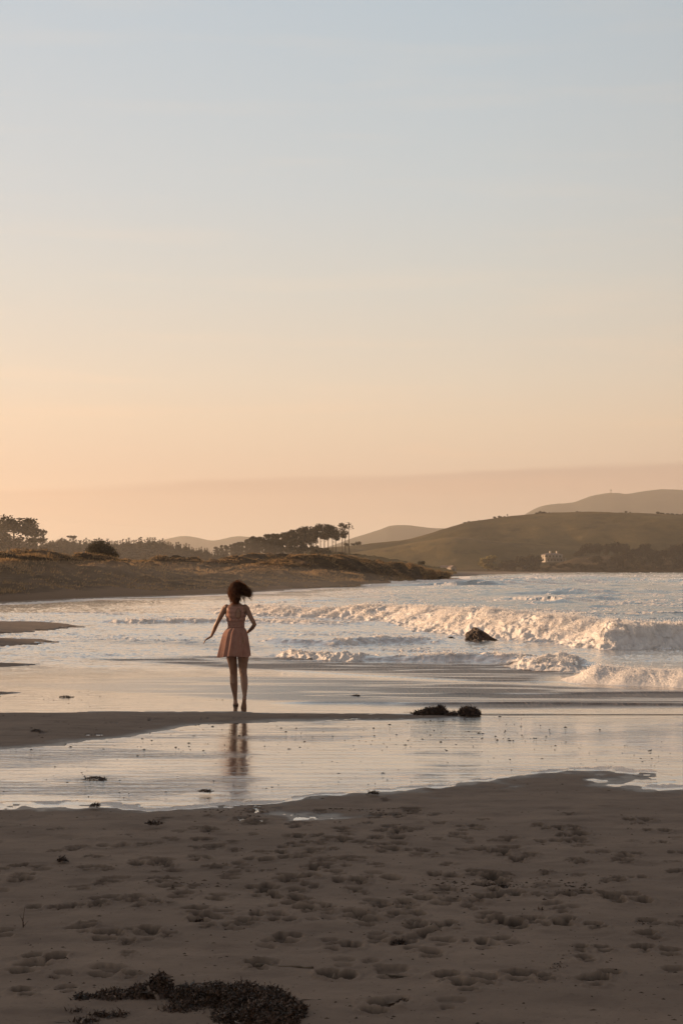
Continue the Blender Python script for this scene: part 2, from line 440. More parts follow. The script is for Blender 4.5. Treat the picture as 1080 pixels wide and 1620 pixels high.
LAND = [(-33, -60), (-33, 15), (-31, 40), (-26, 60)] + GP([(0, 955), (100, 949), (200, 945.5), (330, 942), (400, 938), (520, 930), (600, 926), (690, 921)]) + [
    (19, 225), (21, 262), (26, 340), (44, 470), (75, 620), (120, 740), (190, 800), (300, 830), (1500, 900), (1500, 4900), (-2000, 4900), (-2000, -60)]

prints = []
def trail(px, py, n, heading, step=.62, wander=.10):
    x, y = G(px, py); a = math.radians(heading); s = random.choice((-1, 1))
    for i in range(n):
        a += random.uniform(-wander, wander)
        x += math.sin(a) * step * random.uniform(.85, 1.12); y += math.cos(a) * step * random.uniform(.85, 1.12)
        s = -s
        prints.append((x + s * .10 * math.cos(a), y - s * .10 * math.sin(a), a + random.uniform(-.2, .2), random.uniform(.5, 1.2), random.uniform(.35, 1.2)))
for t in [(160, 1640, 9, -2), (20, 1620, 8, 5), (250, 1560, 7, -6), (330, 1620, 8, 2), (110, 1440, 6, 30), (230, 1440, 6, 85), (60, 1400, 6, 86), (0, 1500, 5, 80), (930, 1360, 6, 88), (520, 1360, 6, 88), (760, 1330, 6, 85), (1000, 1320, 5, -80), (455, 1640, 8, 2), (490, 1630, 9, -3), (700, 1640, 9, 1), (620, 1640, 9, -5), (740, 1640, 8, 4), (560, 1560, 7, 3), (880, 1640, 9, -4), (905, 1600, 7, 6), (1020, 1640, 8, 3),
          (130, 1600, 8, 0), (95, 1640, 8, 8), (60, 1500, 7, 4), (200, 1520, 6, 25), (300, 1480, 6, 60), (380, 1560, 6, 38), (1010, 1480, 5, -75), (860, 1400, 6, -80), (640, 1420, 7, 84), (180, 1380, 6, 78),
          (820, 1640, 7, 20), (760, 1540, 6, -30), (960, 1560, 6, -25), (1100, 1560, 6, -20), (430, 1420, 5, 10), (690, 1400, 5, 4), (30, 1340, 6, 88), (330, 1340, 6, 80), (600, 1320, 6, 86), (40, 1175, 6, 60), (150, 1160, 6, 80), (10, 1150, 5, 75), (300, 1137, 7, 88), (60, 1185, 8, 50), (120, 1165, 8, 70), (350, 1142, 6, 75), (-20, 1165, 8, 85)]:
    trail(*t)
for i in range(130):
    x, y = G(random.uniform(-60, 1140), random.triangular(1285, 1640, 1400))
    prints.append((x, y, random.uniform(-.7, .7) + random.choice((0, 0, 1.4)), random.uniform(.5, 1.1), random.uniform(.25, .9)))

def ground_height(X, Y, fine=True):
    wob = (fbm(X * .9, Y * .9, 3, 4) - .5) * .55 + (fbm(X * 5, Y * 5, 8, 4) - .5) * .24
    sf = sdf(X, Y, FRONT) + wob * np.clip(Y / 12, .5, 1.2)
    st_ = sdf(X, Y, TONGUE) + wob * .8
    h = np.full(X.shape, -.03)
    h = np.where(sf > 0, np.minimum(.07, sf * .017), np.maximum(-.03, sf * .03))
    h = np.maximum(h, np.where(st_ > 0, np.minimum(.035, st_ * .03), np.maximum(-.03, st_ * .05)))
    for i, b in enumerate(BANKS):
        sb = sdf(X, Y, b) + wob * 1.1
        h = np.maximum(h, np.where(sb > 0, np.minimum(.12 - .02 * i, sb * .045), np.maximum(-.03, sb * .05)))
    sl_ = sdf(X, Y, LAND) + (fbm(X * .15, Y * .15, 5, 3) - .5) * 3
    h = np.where(sl_ > 0, np.maximum(h, np.minimum(1.3, sl_ * .009)), h)
    sea_d = np.clip((Y - 26) * .03, 0, 1.2)
    h = np.where((sl_ < -1) & (h < 0), np.minimum(h, -sea_d * sst(1, 12, -sl_) - .012), h)
    return h, sf, st_, sl_

# rows and columns spread out with distance from the camera
def rows(segs):
    y = [segs[0][0]]
    for a, b, r in segs:
        while y[-1] < b:
            y.append(y[-1] + max(r * abs(y[-1]) if r < 1 else r, .012))
    return np.array(y)
yr = np.concatenate([np.array([-60, -30, -12, -3, 2, 4, 4.8]), rows([(5.2, 13.5, .0021), (13.5, 30, .0045), (30, 120, .012), (120, 800, .04), (800, 4800, .12)])])
u = np.linspace(-1, 1, 901)
au = np.abs(u); core = .86
ux = np.sign(u) * np.where(au < core, au / core, 1 + ((au - core) / (1 - core)) ** 2.2 * 14)
Yg, Ug = np.meshgrid(yr, ux, indexing='ij')
Xg = Ug * (np.maximum(Yg, 4) * .245 + .55)
Xg = np.where(np.abs(Ug) > 1, Xg * (1 + 30 / (np.abs(Yg) + 10) * (np.abs(Ug) - 1) / 14), Xg)
lim_ = 140 + .335 * np.maximum(Yg, 0); Xg = np.clip(Xg, -lim_, lim_)
H, SF, ST, SL = ground_height(Xg, Yg)
pit_dark = np.zeros(H.shape)
dry = (sst(0.0, .5, SF) + sst(0, .4, ST) * .7).clip(0, 1)
H += dry * ((fbm(Xg * 1.1, Yg * 1.1, 21, 4) - .5) * .022 + (fbm(Xg * 7, Yg * 7, 22, 4) - .5) * .013)
near = Yg < 22
# older, trampled and half-filled prints give the sand its lumpy, windblown look
H += np.where(near, dry * -.004 * sst(.60, .75, fbm(Xg * 3.4, Yg * 3.1, 31, 2)), 0)
for (x, y, a, sc, dp) in prints:
    r = np.searchsorted(yr, [y - .35, y + .35]); sl0 = slice(r[0], r[1])
    if r[1] - r[0] < 2: continue
    xs, ys, dd = Xg[sl0], Yg[sl0], dry[sl0]
    cx, sx = math.cos(a), math.sin(a)
    lx = (xs - x) * cx - (ys - y) * sx; ly = (xs - x) * sx + (ys - y) * cx
    jx, jy = .9 * (hsh(np.array(int(x * 977)), np.array(int(y * 991)), 3) - .5), 0
    q = (vnoise(xs * 24, ys * 24, 77) - .5) * .55 + (vnoise(xs * 55, ys * 55, 78) - .5) * .3
    e1 = np.sqrt((lx / (.064 * sc)) ** 2 + ((ly - .042 * sc) / (.046 * sc)) ** 2) + q
    e2 = np.sqrt((lx / (.054 * sc)) ** 2 + ((ly + .062 * sc) / (.036 * sc)) ** 2) + q
    e = np.minimum(e1, e2) if (int(abs(x) * 971) % 3) else np.minimum(e1, e2 + .35)
    pit = 1 - sst(.78, 1.05, e); rim = np.exp(-((e - 1.35) / .22) ** 2)
    H[sl0] += dd * dp * (-.038 * sc * pit + .008 * rim)
    pit_dark[sl0] = np.maximum(pit_dark[sl0], dd * pit * min(1, dp * 1.1))
wet = np.clip(1 - sst(.0015, .010, H), 0, 1) * (H > -.2)
wet = np.where(SL > 2, 0, wet) * (1 - sst(45, 60, Yg))
gmask = sst(32, 55, SL)
grid_obj('sand', Xg, Yg, H, M_SAND, {'wet': wet, 'print_dark': pit_dark, 'grass': gmask})
tag(bpy.data.objects['sand'], 'brown beach sand trodden with footprints running out to the dunes', None, None, 'structure')

# ------------------------------------------------------------------ water
WAVES = [  # front line (screen), height, front run, back run, foam width
    dict(l=[(240, 969), (300, 969), (345, 971), (400, 974), (500, 979), (590, 984), (640, 987), (690, 999), (742, 1001), (787, 1008), (840, 1018), (900, 1026), (947, 1029), (1010, 1027), (1080, 1024), (1300, 1030), (1700, 1040)], h=.46, fr=1.5, bk=4.6, fw=3.4, lump=.09, k=0),
    dict(l=[(380, 1014), (430, 1018), (480, 1021), (540, 1022), (600, 1019), (660, 1018), (705, 1021)], h=.11, fr=.5, bk=1.2, fw=.5, lump=.05, k=1),
    dict(l=[(400, 1036), (440, 1041), (500, 1044), (600, 1046), (700, 1047), (760, 1048), (860, 1053), (965, 1057)], h=.12, fr=.45, bk=1.1, fw=.5, lump=.05, k=2),
    dict(l=[(835, 1070), (858, 1075), (885, 1080), (930, 1084), (1000, 1087), (1080, 1089), (1300, 1096), (1700, 1104)], h=.22, fr=.7, bk=2.0, fw=1.2, lump=.05, k=3),
    dict(l=[(120, 984), (200, 986), (330, 985), (420, 986), (500, 991)], h=.07, fr=.4, bk=1.2, fw=.4, lump=.03, k=4),
    dict(l=[(745, 1052), (800, 1056), (850, 1060), (900, 1063), (950, 1062), (1000, 1060)], h=.16, fr=.6, bk=1.2, fw=.9, lump=.05, k=2),
    dict(l=[(820, 928), (900, 925), (980, 921), (1080, 924), (1400, 926)], h=.55, fr=5, bk=9, fw=2.0, lump=.25, k=5),
    dict(l=[(640, 923), (690, 921), (770, 920), (820, 922)], h=.22, fr=4, bk=8, fw=5, lump=.12, k=6),
    dict(l=[(815, 915), (870, 914), (1000, 912), (1200, 912)], h=.3, fr=8, bk=15, fw=6, lump=.2, k=7),
    dict(l=[(840, 953), (900, 957), (960, 951), (1010, 948)], h=.26, fr=2.6, bk=4, fw=.0, lump=.0, k=8),
    dict(l=[(960, 944), (1080, 939), (1300, 940)], h=.35, fr=4, bk=5, fw=.8, lump=.1, k=9),
]
yw = rows([(8.5, 15.2, .0032), (15.2, 19.2, .006), (19.2, 28, .003), (28, 62, .0013), (62, 200, .0045), (200, 1000, .012)])
uw = np.linspace(-1, 1, 961); aw = np.abs(uw)
uxw = np.sign(uw) * np.where(aw < .9, aw / .9, 1 + ((aw - .9) / .1) ** 2 * 5)
Yw, Uw = np.meshgrid(yw, uxw, indexing='ij')
Xw = Uw * (Yw * .24 + .6)
GH, _, _, SLw = ground_height(Xw, Yw)
far = sst(30, 80, Yw); Z = np.zeros(Xw.shape); foam = np.zeros(Xw.shape)
# wind sea and swell running in behind the breakers
mainl = smooth_line(GP(WAVES[0]['l'])); dm, am, tm = linedist(Xw, Yw, mainl)
sea_amp = sst(0, 10, dm) * sst(.5, 12, -SLw)
calm = .25 + .75 * sst(-14, 4, Xw)
sea_amp = sea_amp * calm
Z += sea_amp * ((fbm(Xw * .35, Yw * .75, 41, 4) - .5) * .26 + (fbm(Xw * 1.6, Yw * 2.6, 44, 3) - .5) * .05)
big = (fbm(Xw * .03 + Yw * .012, Yw * .09, 47, 3) - .5)
Z += sea_amp * sst(60, 160, Yw) * big * .9
inner = (1 - sst(-2, 2, dm)) * sst(24, 31, Yw)
Z += inner * ((fbm(Xw * .8, Yw * 1.5, 51, 3) - .5) * .05)
for w in WAVES:
    l = smooth_line(GP(w['l'])); d, a, tot = linedist(Xw, Yw, l)
    nearm = (np.abs(d) < w['bk'] * 3 + 3)
    k = w['k']
    wv = (vnoise(a * .55 / max(w['fw'], .3), a * 0, 60 + k) - .5) * w['fw'] * .9 + (vnoise(a * 2.3, a * 0, 70 + k) - .5) * .25 * w['fw']
    s = d + wv * .55
    ends = sst(0, 1.5, a) * sst(0, 1.5, tot - a) if k not in (0,) else sst(0, 4, a)
    hh = w['h'] * (.50 + .45 * vnoise(a * .22, a * 0, 80 + k) + .45 * vnoise(a * .8, a * 0, 84 + k)) * ends
    if k == 0: hh *= sst(0, 20, a) * .55 + .45
    prof = np.where(s < 0, 0, np.where(s < w['fr'], sst(0, w['fr'], s), np.exp(-((s - w['fr']) / w['bk']) ** 1.3)))
    Z += np.where(nearm, hh * prof, 0)
    if w['fw'] > 0:
        f = sst(-.05, .12, s) * (1 - sst(w['fw'] * .8, w['fw'] * 2.2, s))
        f *= ends
        f *= 1 - (.3 if k in (0, 3) else .7) * sst(.50, .64, .6 * vnoise(a * 1.1, s * .45, 240 + k) + .4 * fbm(Xw * 3, Yw * 1.5, 244 + k, 3)) * (1 - sst(w['fr'] * .7, w['fr'] * 1.3, s))
        if k in (1, 2, 4): f *= sst(.24, .46, .5 * vnoise(a * .7, s * .8, 93 + k) + .5 * fbm(Xw * 2.2, Yw * 2.2, 95 + k, 3))
        if k == 0: f *= 1 - .75 * sst(1.6, 3.4, s) * sst(.42, .6, fbm(Xw * 1.4, Yw * 1.0, 97, 4))
        if k == 1: f *= .25 + .75 * sst(.0, 1.0, np.abs(a - tot * .34) - .6)     # the smooth brown face of the little breaker
        if k == 5: f *= sst(.45, .6, vnoise(a * .12, a * 0, 90))
        foam = np.maximum(foam, np.where(nearm, f, 0))
        sc = 1.0 if w['h'] < .5 else .35
        bl = billow(Xw * 2.2 * sc, Yw * 1.7 * sc, 100 + k, 4, .62)
        Z += np.where(nearm, f * prof ** .4 * w['lump'] * (bl - .35) * 1.7, 0)
# streaky foam left on the surface behind and in front of the breakers
st1 = fbm(Xw * .8, Yw * 1.3, 120, 4); st2 = 1 - np.abs(2 * fbm(Xw * 1.1 + 4 * st1, Yw * 1.7, 124, 4) - 1)
lace = sst(.68, .95, st2)
cover = (.35 + .65 * calm) * np.clip(sst(.32, .55, fbm(Xw * .16, Yw * .22, 130, 3)) * .9 + np.exp(-np.clip(dm, 0, 99) / 12) * .9, 0, 1) * sst(0, 1, dm)
foam = np.maximum(foam, lace * cover * .75)
cov2 = (1 - sst(-.3, .6, dm)) * sst(26, 34, Yw) * (.35 + .5 * sst(.4, .7, fbm(Xw * .3, Yw * .5, 133, 3)))
foam = np.maximum(foam, lace * cov2 * .62)
wash_ = np.exp(-((dm + 2.5) / 3.5) ** 2) * sst(42, 52, Yw) * (1 - sst(85, 100, Yw)) * sst(.34, .56, fbm(Xw * .5, Yw * .35, 138, 4))
foam = np.maximum(foam, wash_ * .7); Z += wash_ * .05 * fbm(Xw * 1.5, Yw * 1.5, 139, 3)
# lip of foam along the pool's edge and the swash
depth = -GH
poolm = Yw < 19
lip = (1 - sst(.0015, .010, np.abs(depth - .003))) * (.35 + .65 * sst(.42, .58, fbm(Xw * 2.1, Yw * 2.1, 140, 3))) * poolm * (Yw < 14.6)
foam = np.maximum(foam, lip * .95)
Z += lip * .009
# far edge where the sea washes up the beach under the dunes
wash = np.exp(-((-SLw - .8) / 1.6) ** 2) * sst(60, 80, Yw) * (Yw < 330)
foam = np.maximum(foam, wash * .75)
foam = np.maximum(foam, sst(60, 75, Yw) * (1 - sst(6, 22, -SLw)) * sst(.5, .66, fbm(Xw * .15, Yw * .5, 150, 4)) * .6 * (Xw < 12))
# wet sand skin with no film on it: the duller bands of the swash
wob = (fbm(Xw * .35, Yw * .7, 160, 4) - .5) * 1.6
def band(l, soft=.7): return sst(-soft, soft, sdf(Xw, Yw, GP(l)) + wob * .5)
ruffle = np.maximum(band([(140, 1042), (360, 1038), (460, 1040), (600, 1047), (860, 1054), (1000, 1060), (860, 1070), (850, 1081), (740, 1076), (560, 1066), (400, 1058), (200, 1047)], .3),
                    band([(-100, 1076), (200, 1073), (400, 1070), (560, 1073), (700, 1080), (850, 1085), (1080, 1094), (1400, 1096), (1400, 1121), (760, 1119), (560, 1113), (400, 1108), (200, 1095), (-100, 1082)], .35) * (.25 + .75 * sst(-5, 3, Xw)))
ruffle = np.maximum(ruffle, .5 * band([(130, 1013), (300, 1012), (430, 1024), (380, 1028), (250, 1020)], .8))
streak = (1 - sst(.02, .10, np.abs(fbm(Xw * .25, Yw * 1.6, 170, 3) - .5)))
ruffle = np.clip(ruffle * (1 - .55 * streak * (Yw > 19.5)), 0, 1)
shiny = np.exp(-((Yw - G(540, 1108)[1]) / .16) ** 2) * sst(-1, 2, Xw)
ruffle *= 1 - .6 * shiny
ruffle = np.where(poolm, .12 * sst(.56, .70, fbm(Xw * .8, Yw * 2.2, 180, 4)), ruffle)
deep = sst(-2, 16, dm) * sst(-3.5, 6, Xw - (Yw - 60) * -.02)
rip = np.where(poolm, .16 + .85 * sst(.52, .72, fbm(Xw * .7 + 7, Yw * 1.3, 192, 4)) + .25 * sst(.45, .7, fbm(Xw * .5, Yw * .9, 190, 3)), np.where(dm > 0, .9 * calm, .10 + .5 * inner))
# low lines of swash running up the wet sand
for (l, hh) in (([(400, 1113), (600, 1114), (800, 1113.5), (1080, 1117), (1300, 1118)], .022), ([(640, 1098), (800, 1100), (1000, 1097), (1200, 1098)], .016), ([(400, 1059), (560, 1068), (720, 1077), (850, 1079)], .012)):
    d, a, tot = linedist(Xw, Yw, smooth_line(GP(l)))
    d = d + (vnoise(a * .8, a * 0, 200) - .5) * .1
    Z += hh * np.where(d < 0, 0, np.where(d < .06, sst(0, .06, d), np.exp(-(d - .06) / .5))) * sst(0, 1, a)
# breakers churned up: shift the foam sheet sideways too, then throw clots of foam off it
lum = foam * sst(24, 28, Yw) * (1 - sst(70, 110, Yw))
Xw = Xw + lum * (fbm(Xw * 5, Yw * 4, 210, 3) - .5) * .16; Yw_ = Yw + lum * (fbm(Xw * 4.5 + 9, Yw * 5, 214, 3) - .5) * .3
Z = Z + lum * (fbm(Xw * 9, Yw * 6, 218, 3) - .5) * .15
keep = (GH < .03)
at = {'foam': foam, 'ruffle': ruffle, 'deep': deep, 'rip': rip}
o = grid_obj('tidal_pool', Xw, Yw_, Z, M_WATER, at, keep & (Yw < 18.75))
tag(o, 'shallow sheet of still water on the sand mirroring the pale sky', None, None, 'structure')
o = grid_obj('sea', Xw, Yw_, Z, M_WATER, at, keep & (Yw >= 18.75))
tag(o, 'sea with white breakers and thin swash over wet sand', None, None, 'structure')

cand = np.where((foam > .55) & (fbm(Xw * 1.6, Yw * 1.1, 230, 3) > .41) & (Z > .09) & (Yw > 22) & (Yw < 75) & (np.abs(Uw) < 1))
wt_ = Yw[cand] * (.3 + Z[cand]) * np.abs(np.gradient(Yw, axis=0)[cand]); wt_ /= wt_.sum()
nF = 210000; pk = rng.choice(len(cand[0]), nF, p=wt_); fi, fj = cand[0][pk], cand[1][pk]
fp = np.stack([Xw[fi, fj] + rng.normal(0, .03, nF), Yw_[fi, fj] + rng.normal(0, .06, nF), Z[fi, fj] + np.abs(rng.normal(0, .022, nF)) * (1 + 2.2 * (rng.random(nF) > .93)) - .008], -1)
fs = rng.uniform(.004, .014, nF) * np.clip(Yw[fi, fj] / 38, .6, 1.4)
oc = np.array([(1, 0, 0), (0, 1, 0), (-1, 0, 0), (0, -1, 0), (0, 0, 1), (0, 0, -1)], float)
vv = fp[:, None, :] + oc[None] * fs[:, None, None] * rng.uniform(.6, 1.4, (nF, 6, 1)); of = np.array([(0, 1, 4), (1, 2, 4), (2, 3, 4), (3, 0, 4), (1, 0, 5), (2, 1, 5), (3, 2, 5), (0, 3, 5)])
ff = (np.arange(nF) * 6)[:, None, None] + of[None]
o = mesh_np('foam_spray', vv.reshape(-1, 3), ff.reshape(-1, 3), M_FOAM)
tag(o, 'churned white foam and spray thrown up along the breakers', 'foam', None, 'stuff')

# ------------------------------------------------------------------ dunes and hills
def landform(name, foot, crest, back, mat, label, nn=260, mm=60, amp=1.0, scl=.06, sandy=0.0, shape=1.0, rough=.25, seed=1, kind='structure', skirt=3.0):
    """a rise of ground lofted from its foot over its crest line and down its back; points are world (x,y,z)"""
    def res(pts, n):
        pts = np.array([tuple(p) for p in pts], float)
        pts = np.array(smooth_line([tuple(p) for p in pts], 3))
        t = np.concatenate([[0], np.cumsum(np.linalg.norm(np.diff(pts[:, :2], axis=0), axis=1))]); t /= t[-1]
        q = np.linspace(0, 1, n); return np.stack([np.interp(q, t, pts[:, k]) for k in range(3)], -1)
    A, B, C = res(foot, nn), res(crest, nn), res(back, nn)
    v = np.linspace(0, 1, mm)[None, :, None]
    h1 = int(mm * .7)
    t1 = np.linspace(0, 1, h1)[None, :, None]; t2 = np.linspace(0, 1, mm - h1 + 1)[None, 1:, None]
    zf = (t1 ** shape); zf = .35 * zf + .65 * (1 - np.cos(zf * np.pi)) / 2 if shape == 1.0 else zf
    XY1 = A[:, None, :2] + (B - A)[:, None, :2] * t1; Z1 = A[:, None, 2] + (B - A)[:, None, 2] * zf[..., 0]
    XY2 = B[:, None, :2] + (C - B)[:, None, :2] * t2; Z2 = B[:, None, 2] + (C - B)[:, None, 2] * (1 - np.cos(t2[..., 0] * np.pi)) / 2
    XY = np.concatenate([XY1, XY2], 1); Zz = np.concatenate([Z1, Z2], 1)
    tt = np.concatenate([t1[0, :, 0], 1 + t2[0, :, 0]])
    prof = np.sin(np.clip(tt, 0, 1) * np.pi)[None, :] * 1.0
    x, y = XY[..., 0], XY[..., 1]
    hum = np.sin(np.clip(tt, .25, 1.7) * np.pi / 2)[None, :] * np.clip(tt[None, :] * 3, 0, 1)
    if amp < 1: Zz = Zz + amp * hum * ((1 - np.abs(2 * fbm(x * .11 + seed, y * .16, seed + 21, 3) - 1)) ** 2 - .68) * 2.3
    Zz = Zz + amp * prof * (fbm(x * scl, y * scl, seed, 5) - .5) * 2 + amp * rough * (fbm(x * scl * 7, y * scl * 7, seed + 9, 4) - .5) * np.clip(tt[None, :] * 4, 0, 1)
    if skirt:
        ov = (A - B)[:, :2]; ov = ov / np.linalg.norm(ov, axis=1)[:, None]
        x = np.concatenate([(A[:, 0] + ov[:, 0] * skirt)[:, None], x], 1); y = np.concatenate([(A[:, 1] + ov[:, 1] * skirt)[:, None], y], 1)
        Zz = np.concatenate([(A[:, 2] - .08 * skirt - .2)[:, None], Zz], 1); tt = np.concatenate([[0], tt])
    sd_ = np.clip(sst(.30, .05, 0 * x) * 0 + (1 - sst(.05, .14, tt[None, :] + (fbm(x * .2, y * .2, seed + 3, 4) - .5) * .16)) * sandy, 0, 1)
    sd_ = np.maximum(sd_, sandy * .35 * sst(.62, .74, fbm(x * .09, y * .09, seed + 5, 4)))
    o = grid_obj(name, x, y, Zz, mat, {'sandy': sd_})
    tag(o, label, None, None, kind)
    return o, x, y, Zz, sd_ + 2 * (rng.random(sd_.shape) > np.clip(.26 + sst(.55, .92, tt)[None, :] * .75, 0, 1))
def crest(l, Y0, Y1=None):
    Y1 = Y1 or Y0; n = len(l); return [P(px, py, Y0 + (Y1 - Y0) * i / (n - 1)) for i, (px, py) in enumerate(l)]
def shift(pts, dy, z): return [(p[0] * (1 + dy / max(p[1], 50)) if p[1] > 50 else p[0], p[1] + dy, z) for p in pts]
tufts = []   # (x,y,z) grids to grow marram grass on

def in_front(cr, d, z):   # a foot line d metres nearer than a crest line
    return [(p[0] * (1 - d / p[1]), p[1] - d, z) for p in cr]
def shore_foot(l, d, z):  # a foot line set back d metres from the water's edge
    o = []
    for px, py in l:
        x, y = G(px, py); o.append((x - d * .35, y + d, z))
    return o
# dune nearest on the left, carried on beside and behind the camera (out of frame): the low sun stands behind it
fA = [(-38, -60, .9), (-37, -10, .9), (-36, 20, .9), (-32, 45, .8), (-27, 66, .7)] + shore_foot([(-20, 956), (90, 950), (200, 945), (300, 942.5), (380, 939), (440, 935)], 4, .22)
cA = [(-62, -60, 11), (-60, -10, 11), (-59, 20, 10.8), (-58, 34, 10.3), (-56, 44, 8.6), (-52, 56, 6.0), (-46, 80, 4.2)] + crest([(-30, 884), (30, 881), (55, 879), (82, 876), (105, 881), (135, 885), (170, 887), (200, 893), (255, 900), (300, 906), (345, 913), (400, 920), (440, 926)], 118, 160)
bA = [(-90, -60, 2), (-85, 20, 2), (-80, 60, 2)] + [(-62, 120, 1.6), (-40, 160, 1.6), (-20, 170, 1.4), (-8, 178, 1.2)]
r = landform('sand_dune', fA, cA, bA, M_DUNE, 'long grassy dune above the beach on the left with a dark brown seaward face', 560, 110, .75, .10, .9, 1.0, .75, 11); tufts.append(r)
cB = crest([(190, 893), (215, 889), (245, 886), (275, 884), (310, 886), (350, 890), (400, 893), (460, 897)], 205, 225)
bB = [(-60, 270, 1.2), (-30, 280, 1.2), (-5, 280, 1.2)]
fB = in_front(cB, 24, .9)
r = landform('sand_dune', fB, cB, bB, M_DUNE, 'low pale topped dune set back between the left and middle dunes', 260, 60, .8, .09, .5, 1.0, .7, 23); tufts.append(r)
cD = crest([(315, 897), (340, 891), (365, 886), (400, 881), (432, 880), (455, 883), (500, 890), (560, 896)], 190, 215)
bD = [(-36, 250, 1.2), (-18, 260, 1.2), (5, 260, 1.2)]
fD = in_front(cD, 24, .9)
r = landform('sand_dune', fD, cD, bD, M_DUNE, 'dune hump with sunlit crest behind the running person', 260, 60, .7, .09, .5, 1.0, .7, 31); tufts.append(r)
fC = shore_foot([(300, 942.5), (360, 940), (420, 936), (500, 931), (580, 926.5), (640, 923.5), (688, 921), (712, 919)], 5, .22)
cC = crest([(318, 918), (350, 908), (385, 902), (430, 893), (468, 885), (505, 882), (545, 884), (590, 890), (630, 894), (660, 900), (684, 906), (712, 911)], 150, 232)
bC = [(-24, 176, 1.2), (-10, 215, 1.2), (5, 240, 1.0), (18, 262, .8)]
r = landform('sand_dune', fC, cC, bC, M_DUNE, 'long dark dune in the middle tapering to the water at its right end', 460, 100, .7, .10, .9, 1.0, .75, 47); tufts.append(r)

# lower ridges standing in front of the crests
cE = crest([(-60, 897), (-20, 893), (15, 889), (45, 893), (75, 900), (110, 902), (150, 896), (190, 901), (240, 909), (300, 917), (345, 922)], 104, 138)
bE = [(-28, 122, .8), (-20, 134, .8), (-12, 142, .8), (-6, 152, .8)]
fE = in_front(cE, 11, .55)
r = landform('sand_dune', fE, cE, bE, M_DUNE, 'dark lower ridge in front of the left dune', 300, 60, .3, .12, .3, 1.0, .7, 53); tufts.append(r)
cG = crest([(325, 920), (350, 913), (372, 907), (400, 903), (430, 903), (450, 907), (480, 906), (505, 905), (540, 909), (570, 914)], 140, 165)
bG = [(-14, 156, .9), (-8, 165, .9), (2, 180, .9)]
fG = in_front(cG, 12, .55)
r = landform('sand_dune', fG, cG, bG, M_DUNE, 'low ridge with a sunlit top in front of the long middle dune', 260, 50, .4, .12, .3, 1.0, .7, 57); tufts.append(r)

# pasture hill, its lower spur, the wooded bank on the right, flats under the pines, far ranges
def fz(x, Y, z): return (x, Y, z)
hillS = [(430, 872), (520, 866), (575, 861), (620, 857), (650, 852), (672, 846), (700, 836), (735, 827), (765, 822), (810, 816), (870, 811), (930, 809), (975, 810), (1020, 811), (1060, 814), (1110, 818), (1250, 835), (1450, 870)]
ch = crest(hillS, 1010)
landform('hill', [(p[0] * .86, 860, 2) for p in ch], ch, [(p[0] * 1.2, 1350, 2) for p in ch], M_HILL, 'long rounded pasture hill filling the right skyline', 300, 100, 9.0, .007, 0, 1.0, .16, 61)
sp = crest([(500, 880), (560, 874), (610, 866), (660, 858), (700, 851), (725, 849), (755, 853), (800, 858), (870, 863), (940, 870), (1020, 879), (1120, 890), (1300, 897)], 915, 900)
landform('hill', [(p[0] * .92, 838, 1.5) for p in sp], sp, [(p[0] * 1.04, 960, 8) for p in sp], M_HILL, 'lower grassy spur running down in front of the long pasture hill', 260, 60, 3.4, .016, 0, 1.0, .2, 67)
bk = crest([(690, 903), (740, 902), (800, 901), (850, 897), (880, 892), (905, 884), (935, 880), (975, 880), (1010, 882), (1080, 880), (1200, 875), (1380, 880)], 815, 800)
landform('bank', [(p[0] * .96, 768 + max(0, p[0] - 120) * .02, .3) for p in bk], bk, [(p[0] * 1.05, 872, 2) for p in bk], M_BANK, 'rough scrubby bank above the far right shore', 240, 40, 1.3, .04, 0, 1.0, .35, 71)
fl = crest([(-200, 886), (0, 886), (120, 886), (240, 888), (320, 888), (360, 882), (420, 878), (480, 876), (530, 874), (580, 878), (640, 890), (690, 899)], 540, 500)
landform('slope', [(p[0] * .8, 330, 1.2) for p in fl], fl, [(p[0] * 1.3, 760, 2) for p in fl], M_HILL, 'low dull slope under the pine trees behind the dunes', 240, 40, .8, .02, 0, 1.0, .3, 75)
fr = crest([(780, 850), (815, 824), (832, 812), (850, 802), (872, 797), (903, 796), (918, 791), (940, 783), (958, 780), (975, 779), (990, 782), (1005, 779), (1022, 776), (1050, 774), (1085, 775), (1150, 780), (1250, 800), (1400, 850)], 4000)
landform('mountain', [(p[0] * .85, 3300, 0) for p in fr], fr, [(p[0] * 1.15, 4800, 0) for p in fr], M_FAR, 'far forested mountain rising behind the hill at right', 360, 50, 10, .004, 0, 1.0, .35, 81)
fm = crest([(470, 880), (530, 862), (560, 850), (585, 843), (603, 837), (615, 831), (640, 830), (662, 833), (690, 836), (720, 836), (800, 850), (900, 880)], 3700)
landform('mountain', [(p[0] * .85, 3100, 0) for p in fm], fm, [(p[0] * 1.15, 4300, 0) for p in fm], M_FAR, 'far hazy mountain beyond the slender pines in the middle', 260, 40, 5, .005, 0, 1.0, .35, 85)
fl2 = crest([(150, 885), (210, 868), (250, 856), (275, 850), (293, 847), (315, 851), (335, 856), (352, 853), (372, 848), (395, 849), (430, 858), (520, 890)], 4200)
landform('mountain', [(p[0] * .85, 3500, 0) for p in fl2], fl2, [(p[0] * 1.15, 4800, 0) for p in fl2], M_FAR, 'faint far mountain showing above the conifer row at left', 260, 40, 5, .005, 0, 1.0, .3, 89)

